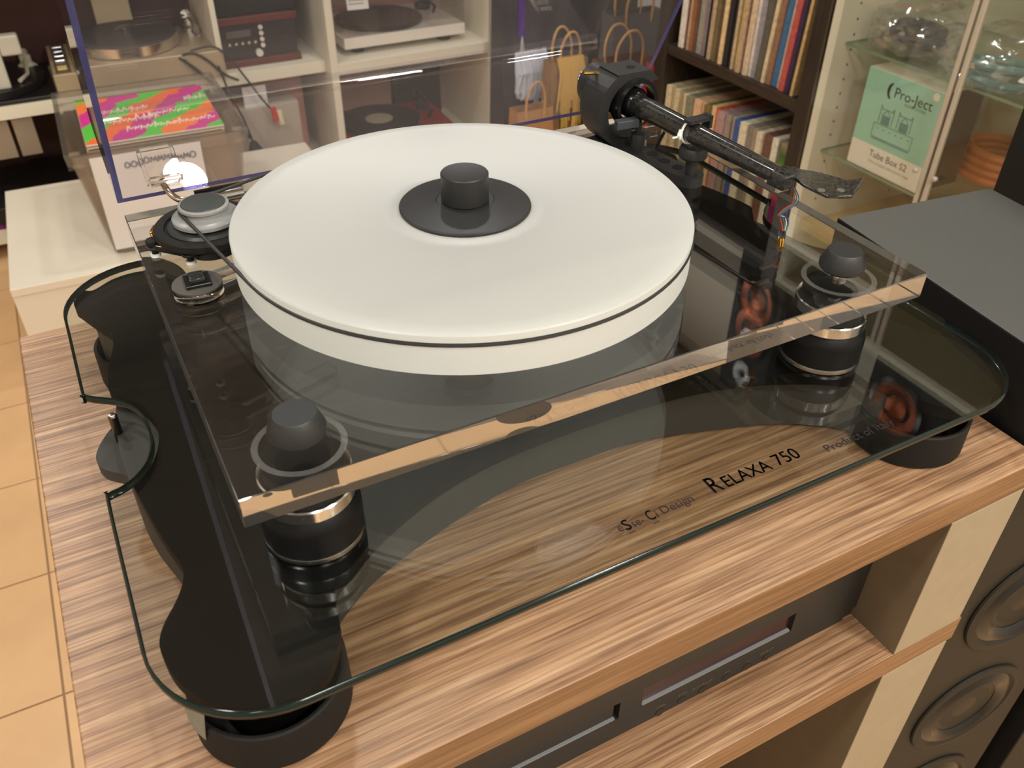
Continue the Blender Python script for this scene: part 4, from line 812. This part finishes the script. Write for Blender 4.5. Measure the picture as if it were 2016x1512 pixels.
deck('white record player with clear lid and price card in white shelving', (1.085, 2.66, ZSH), 0, .43, .32, .034, mat('white_deck', S(226, 218, 204), .3), M_vinyl, True, clear('clear_lid2', (.93, .93, .93), .05))
pc_ = tag(new_obj('price_card', box(BM(), -.035, .035, -.0008, .0008, 0, .085), mat('card_white', S(214, 210, 204), .6)), 'white printed price card standing before the white record player lid', 'card')
pc_.location = PY(700, 72, 2.47); pc_.location.z = ZSH + .058; pc_.rotation_euler = (math.radians(-14), 0, 0)
pc_.location = (.925, 2.494, ZSH + .1425); pc_.rotation_euler = (math.radians(-10), 0, math.radians(-4))
for k in range(6):
    l_ = new_obj('print_line', box(BM(), -.028, .020 + .006 * (k % 3), -.0011, -.0008, .016 + .010 * k, .019 + .010 * k), mat('card_ink', S(130, 124, 120), .7), pc_)
# black disc player with wooden sides in the middle compartment
rc2 = thing('receiver', 'black receiver with dark red wooden ends and silver buttons on white shelf', 'receiver', (.595, 2.70, ZSH))
xa, xb = .492, .732
W('body', box(BM(), xa, xb, 2.555, 2.80, ZSH + .022, ZSH + .128, .002), mat('receiver_black', (.018, .016, .017), .4), rc2)
M_mah = mat('mahogany', S(92, 40, 32), .35)
W('base_board', box(BM(), xa - .004, xb + .006, 2.545, 2.81, ZSH, ZSH + .022, .002), M_mah, rc2); W('top_board', box(BM(), xa - .004, xb + .006, 2.545, 2.81, ZSH + .128, ZSH + .150, .002), M_mah, rc2)
W('display', box(BM(), .515, .59, 2.5535, 2.5552, ZSH + .088, ZSH + .108), mat('lcd_grey', S(88, 84, 80), .3), rc2)
for k in range(5): W('button', cyl(BM(), (.520 + .020 * k, 2.555, ZSH + .070), .0042, .004, 14, (0, -1, 0)), M_silver, rc2, True)
for k in range(4): W('button', cyl(BM(), (.622, 2.555, ZSH + .112 - .018 * k), .0068, .005, 16, (0, -1, 0)), mat('button_white', S(214, 206, 196), .35), rc2, True)
W('volume_knob', cyl(BM(), (.606, 2.555, ZSH + .038), .011, .014, 24, (0, -1, 0)), MATS['button_white'], rc2, True)
sp2 = tag(base(new_obj('black_amplifier', box(BM(), .50, .745, 2.56, 2.80, ZSH + .1502, ZSH + .235, .003), M_blackm), .62, 2.68, ZSH + .15), 'flat black amplifier stacked on top of the mahogany ended receiver', 'amplifier')
# silver vintage turntable
sl_m = mat('champagne_metal', S(178, 158, 128), .38, metal=.25)
st = thing('record_player', 'vintage champagne turntable with side control strip and trailing black cables', 'turntable', (.25, 2.672, ZSH), math.radians(-1.5))
new_obj('plinth', box(BM(), -.175, .238, -.175, .134, 0, .078, .003), sl_m, st)
stp = new_obj('control_strip', box(BM(), -.238, -.176, -.175, .134, 0, .066, .002), sl_m, st)
new_obj('strip_inlay', box(BM(), -.228, -.188, -.165, .124, .066, .0675), mat('inlay_brown', S(98, 82, 64), .4), stp)
for k in range(4): new_obj('strip_button', box(BM(), -.222, -.196, -.060 + .046 * k, -.028 + .046 * k, .0675, .073, .001), M_silver, stp)
new_obj('power_key', box(BM(), -.222, -.196, -.140, -.105, .0675, .071, .001), mat('cream_key', S(214, 190, 130), .4), stp)
new_obj('platter', lathe(BM(), [(0, .078), (.142, .078), (.148, .084), (.148, .110), (.144, .113), (0, .113)], (-.010, -.018, 0), 72), mat('polished_rim', (.78, .74, .70), .18, metal=1), st, True)
new_obj('rubber_mat', lathe(BM(), [(0, .113), (.146, .113), (.144, .117), (0, .117)], (-.010, -.018, 0), 64), mat('grey_mat', (.045, .042, .036), .6, noise=.3, nscale=200), st, True)
new_obj('spindle', cyl(BM(), (-.010, -.018, .117), .0035, .012, 14), M_chrome, st, True)
new_obj('arm_pillar', lathe(BM(), [(0, .078), (.030, .078), (.030, .098), (.018, .105), (.018, .125), (0, .128)], (.185, .045, 0), 32), M_silver, st, True)
new_obj('counterweight', lathe(BM(), [(0, 0), (.016, 0), (.016, .028), (0, .028)], (.185, .075, .125), 24, (0, 1, 0)), M_silver, st, True)
new_obj('tonearm', sweep(BM(), catmull([(.185, .09, .125), (.185, .045, .125), (.190, -.03, .122), (.175, -.09, .116), (.185, -.125, .112)], 6, False), .0045, 10), M_silver, st, True)
cbk = mat('black_cord', (.015, .014, .013), .5)
def cord(pts_, r, parent, name='cord'): return new_obj(name, sweep(BM(), catmull(pts_, 6, False), r, 8), cbk, parent, True)
inv = Matrix.Rotation(math.radians(1.5), 3, 'Z')
loc = lambda px, py, y: inv @ (PY(px, py, y) - Vector((.25, 2.672, ZSH)))
cord([loc(352, 112, 2.50), loc(380, 105, 2.49), loc(410, 120, 2.485), loc(440, 145, 2.48), loc(470, 158, 2.478)], .004, st)
cord([loc(352, 114, 2.495), loc(385, 135, 2.485), loc(420, 165, 2.48), loc(400, 150, 2.475), loc(362, 118, 2.475)], .004, st)
cord([loc(375, 100, 2.49), loc(420, 92, 2.49), loc(455, 118, 2.48), loc(485, 155, 2.47), loc(520, 200, 2.465), loc(545, 225, 2.46)], .0032, st)
cord([loc(430, 130, 2.48), loc(455, 190, 2.46), loc(480, 235, 2.455), loc(500, 285, 2.45), loc(505, 300, 2.45)], .0035, st)
for (q_, c_) in (((540, 226), S(190, 50, 40)), ((552, 232), S(222, 204, 170))):
    new_obj('rca_plug', sweep(BM(), [loc(q_[0] - 3, q_[1] - 14, 2.458), loc(q_[0] + 4, q_[1] + 12, 2.455)], .009, 10), mat('rca_%d' % q_[0], c_, .4), st, True)
new_obj('mains_plug', sweep(BM(), [loc(498, 280, 2.45), loc(505, 300, 2.45), loc(512, 318, 2.45), loc(515, 338, 2.452)], [.012, .026, .024, .010], 12), M_rubber, st, True)
cord([loc(490, 272, 2.45), loc(478, 255, 2.452), loc(470, 240, 2.455)], .007, st)
# red turntable below, with leaning black speaker grille
deck('red record player with vinyl record in the lower right shelf compartment', (1.05, 2.64, .096), math.radians(-4), .42, .32, .045, mat('red_gloss', S(150, 36, 34), .25), M_vinyl, True, None, mat('cream_label', S(190, 182, 150), .5))
kb = tag(base(new_obj('black_carton', box(BM(), 1.14, 1.335, 2.808, 2.838, .0965, .36, .003), M_blackm), 1.23, 2.82, .0965), 'flat black carton standing upright behind the red record player', 'carton')
# grey carton and small card in the lower middle compartment
gx = tag(base(new_obj('grey_carton', box(BM(), .45, .695, 2.505, 2.66, .0965, .335, .002), mat('grey_card', S(176, 164, 150), .6)), .57, 2.58, .0965), 'pale grey carton under the shelf next to the dangling plugs', 'carton')
rs = tag(base(new_obj('rose_folder', box(BM(), .60, .765, 2.70, 2.715, .0965, .385, .001), mat('rose_card', S(196, 140, 130), .6)), .68, 2.70, .0965), 'rose coloured folder standing behind the pale grey carton', 'folder')
cdk = tag(base(new_obj('price_card', box(BM(), .525, .60, 2.516, 2.5176, .3352, .40, 0), MATS['card_white']), .56, 2.517, .335), 'white price card standing on top of the pale grey carton', 'card')
og = tag(base(new_obj('orange_sleeve', box(BM(), .44, .515, 2.53, 2.64, .3352, .3422, 0), stripes('orange_print', [S(206, 90, 50), S(96, 150, 60), S(214, 130, 60), S(150, 60, 50)], (0, 0, .6), 22)), .48, 2.58, .335), 'small orange and green record sleeve lying on the pale grey carton', 'record')
# left compartments
deck('black record player with orange record label on the far white shelf', (-.135, 2.675, ZSH), 0, .28, .33, .012, mat('dark_deck', (.012, .010, .010), .3), M_vinyl, False, None, mat('orange_label', S(206, 74, 40), .5), mat('pale_arm', S(196, 190, 172), .4), .160, .020)
o = thing('pale_block', 'pale plastic angled block standing on the black record with orange label', 'stand', (-.125, 2.565, ZSH + .0342))
W('column', box(BM(), -.150, -.105, 2.545, 2.585, ZSH + .0342, ZSH + .170, .004), mat('pale_plastic', S(196, 190, 176), .4), o); W('cap', box(BM(), -.1045, -.050, 2.548, 2.582, ZSH + .120, ZSH + .175, .006), MATS['pale_plastic'], o)
for xx in (-.135, -.20):
    W('hanging_slat', box(BM(), xx, xx + .055, 2.515, 2.535, .30, ZSH - .0362, .002), mat('slat_beige', S(150, 132, 112), .6), sv)
deck('dark record player in the bottom compartment of the far shelving', (-.06, 2.66, .096), math.radians(5), .42, .32, .05, mat('dark_deck2', (.016, .014, .014), .35), M_vinyl, True, None, None, M_silver)
tag(base(new_obj('purple_sleeve', box(BM(), -.30, -.02, 2.502, 2.52, .0965, .118, .002), mat('purple_card', S(120, 20, 120), .5)), -.16, 2.51, .0965), 'purple record sleeve lying flat on the bottom shelf board', 'record')
tag(base(new_obj('beige_folder', box(BM(), .178, .285, 2.842 - .030, 2.836, ZSH + .0003, ZSH + .38, .002), mat('beige_card2', S(190, 174, 140), .6)), .23, 2.82, ZSH), 'tall beige folder standing behind the vintage champagne turntable', 'folder')
# ================================================================ paper bags in the corner between shelving and bookcase
M_kraft = mat('kraft_paper', S(176, 128, 82), .7, noise=.1, nscale=30); M_slate = mat('slate_paper', S(66, 62, 64), .5, noise=.15, nscale=20); M_twine = mat('twine', S(196, 152, 92), .7)
M_redp = mat('red_paper', S(176, 30, 28), .45)
def bag(label, x0, x1, y0, y1, h, m, handles, hm, z0=0.0):
    t = thing('paper_bag', label, 'bag', ((x0 + x1) / 2, (y0 + y1) / 2, z0), 0)
    bm = BM(); X, Y = (x1 - x0) / 2, (y1 - y0) / 2
    ro = [bm.verts.new(p) for p in ((-X, -Y, 0), (X, -Y, 0), (X, Y, 0), (-X, Y, 0))]; rt = [bm.verts.new(p) for p in ((-X, -Y * .55, h), (X, -Y * .55, h), (X, Y * .55, h), (-X, Y * .55, h))]
    ri = [bm.verts.new(p) for p in ((-X + .002, -Y * .55 + .002, h), (X - .002, -Y * .55 + .002, h), (X - .002, Y * .55 - .002, h), (-X + .002, Y * .55 - .002, h))]; rb_ = [bm.verts.new(p) for p in ((-X + .002, -Y + .002, .002), (X - .002, -Y + .002, .002), (X - .002, Y - .002, .002), (-X + .002, Y - .002, .002))]
    for p, q in ((ro, rt), (rt, ri), (ri, rb_)):
        for i in range(4): bm.faces.new((p[i], p[(i + 1) % 4], q[(i + 1) % 4], q[i]))
    bm.faces.new(ro[::-1]); bm.faces.new(rb_)
    new_obj('paper', bm, m, t)
    for s_ in (-1, 1)[:handles]:
        yy = s_ * Y * .55; new_obj('handle', sweep(BM(), catmull([(-X * .5, yy, h - .03), (-X * .5, yy * 1.1, h + .04), (-X * .2, yy * 1.3, h + .085), (X * .2, yy * 1.3, h + .085), (X * .5, yy * 1.1, h + .04), (X * .5, yy, h - .03)], 6, False), .004, 8), hm, t, True)
    return t
c0 = PY(1060, 150, 2.30)
tag(base(new_obj('grey_partition', box(BM(), 1.434, X1, 2.415, 2.44, 0, 1.5), M_wallg), 1.69, 2.43, 0), 'dark grey partition panel behind the paper bags in the corner', 'panel')
bs = tag(base(new_obj('low_bench', box(BM(), 1.26, 1.90, 1.70, 2.41, 0, .10, .003), M_dkv), 1.58, 2.06, 0), 'low dark bench carrying the paper bags by the bookcase', 'bench')
ZB = .1005
b1_ = bag('dark slate paper bag with white tassel and purple ribbon in corner', 1.34, 1.66, 2.28, 2.40, .62, M_slate, 0, M_twine, ZB)
tas = BM(); rnd = random.Random(4)
for k in range(260):
    x = rnd.uniform(-.115, -.005); l_ = rnd.uniform(.11, .15)
    if k < 3: x = -.045; l_ = .235
    sweep(tas, [(x, -.052 + rnd.uniform(-.006, .004), .345 + rnd.uniform(-.010, .010)), (x + rnd.uniform(-.008, .008), -.070 + rnd.uniform(-.012, .006), .29), (x + rnd.uniform(-.014, .014), -.070 + rnd.uniform(-.012, .004), .345 - l_)], [.005, .0062, .0025], 5)
ts = new_obj('tassel', tas, mat('white_yarn', S(196, 198, 206), .8), b1_, True); ts['kind'] = 'stuff'
new_obj('tassel_cord', sweep(BM(), [(-.095, -.048, .34), (-.09, -.046, .40), (-.082, -.046, .345)], .004, 6), MATS['white_yarn'], b1_, True)
new_obj('purple_ribbon', box(BM(), -.105, -.082, -.0475, -.0450, .40, .619), mat('purple_satin', S(86, 46, 140), .3), b1_)
b2_ = bag('kraft paper bag with yellow raffia bow in front of slate bag', 1.42, 1.56, 2.10, 2.19, .36, mat('tan_paper', S(150, 112, 72), .7, noise=.12, nscale=40), 2, M_twine, ZB)
raf = BM()
for k in range(60):
    x = rnd.uniform(-.055, .045); sweep(raf, [(x, -.030, .375), (x + rnd.uniform(-.008, .008), -.046, .33), (x + rnd.uniform(-.015, .015), -.052, .375 - rnd.uniform(.12, .24))], [.003, .0042, .003], 5)
rf = new_obj('raffia', raf, mat('yellow_raffia', S(206, 164, 84), .7), b2_, True); rf['kind'] = 'stuff'
bag('dark kraft bag with twisted twine handles beside the bookcase', 1.50, 1.69, 1.92, 2.03, .395, mat('brown_paper', S(112, 70, 44), .6, noise=.15, nscale=25), 2, M_twine, ZB)
bag('red paper bag squeezed against the bookcase end panel', 1.565, 1.70, 1.72, 1.84, .43, M_redp, 0, M_twine, ZB)
bag('small kraft paper bag with one handle standing before slate bag', 1.275, 1.405, 2.05, 2.15, .24, M_kraft, 1, M_twine, ZB)
bag('grey paper bag with twine handles behind the dark kraft one', 1.68, 1.88, 2.14, 2.26, .46, mat('grey_paper', S(104, 100, 98), .6), 2, M_twine, ZB)
# render depth of the clear plastics
SC.cycles.max_bounces = 24; SC.cycles.transmission_bounces = 24; SC.cycles.transparent_max_bounces = 32; SC.cycles.glossy_bounces = 8; SC.cycles.diffuse_bounces = 4
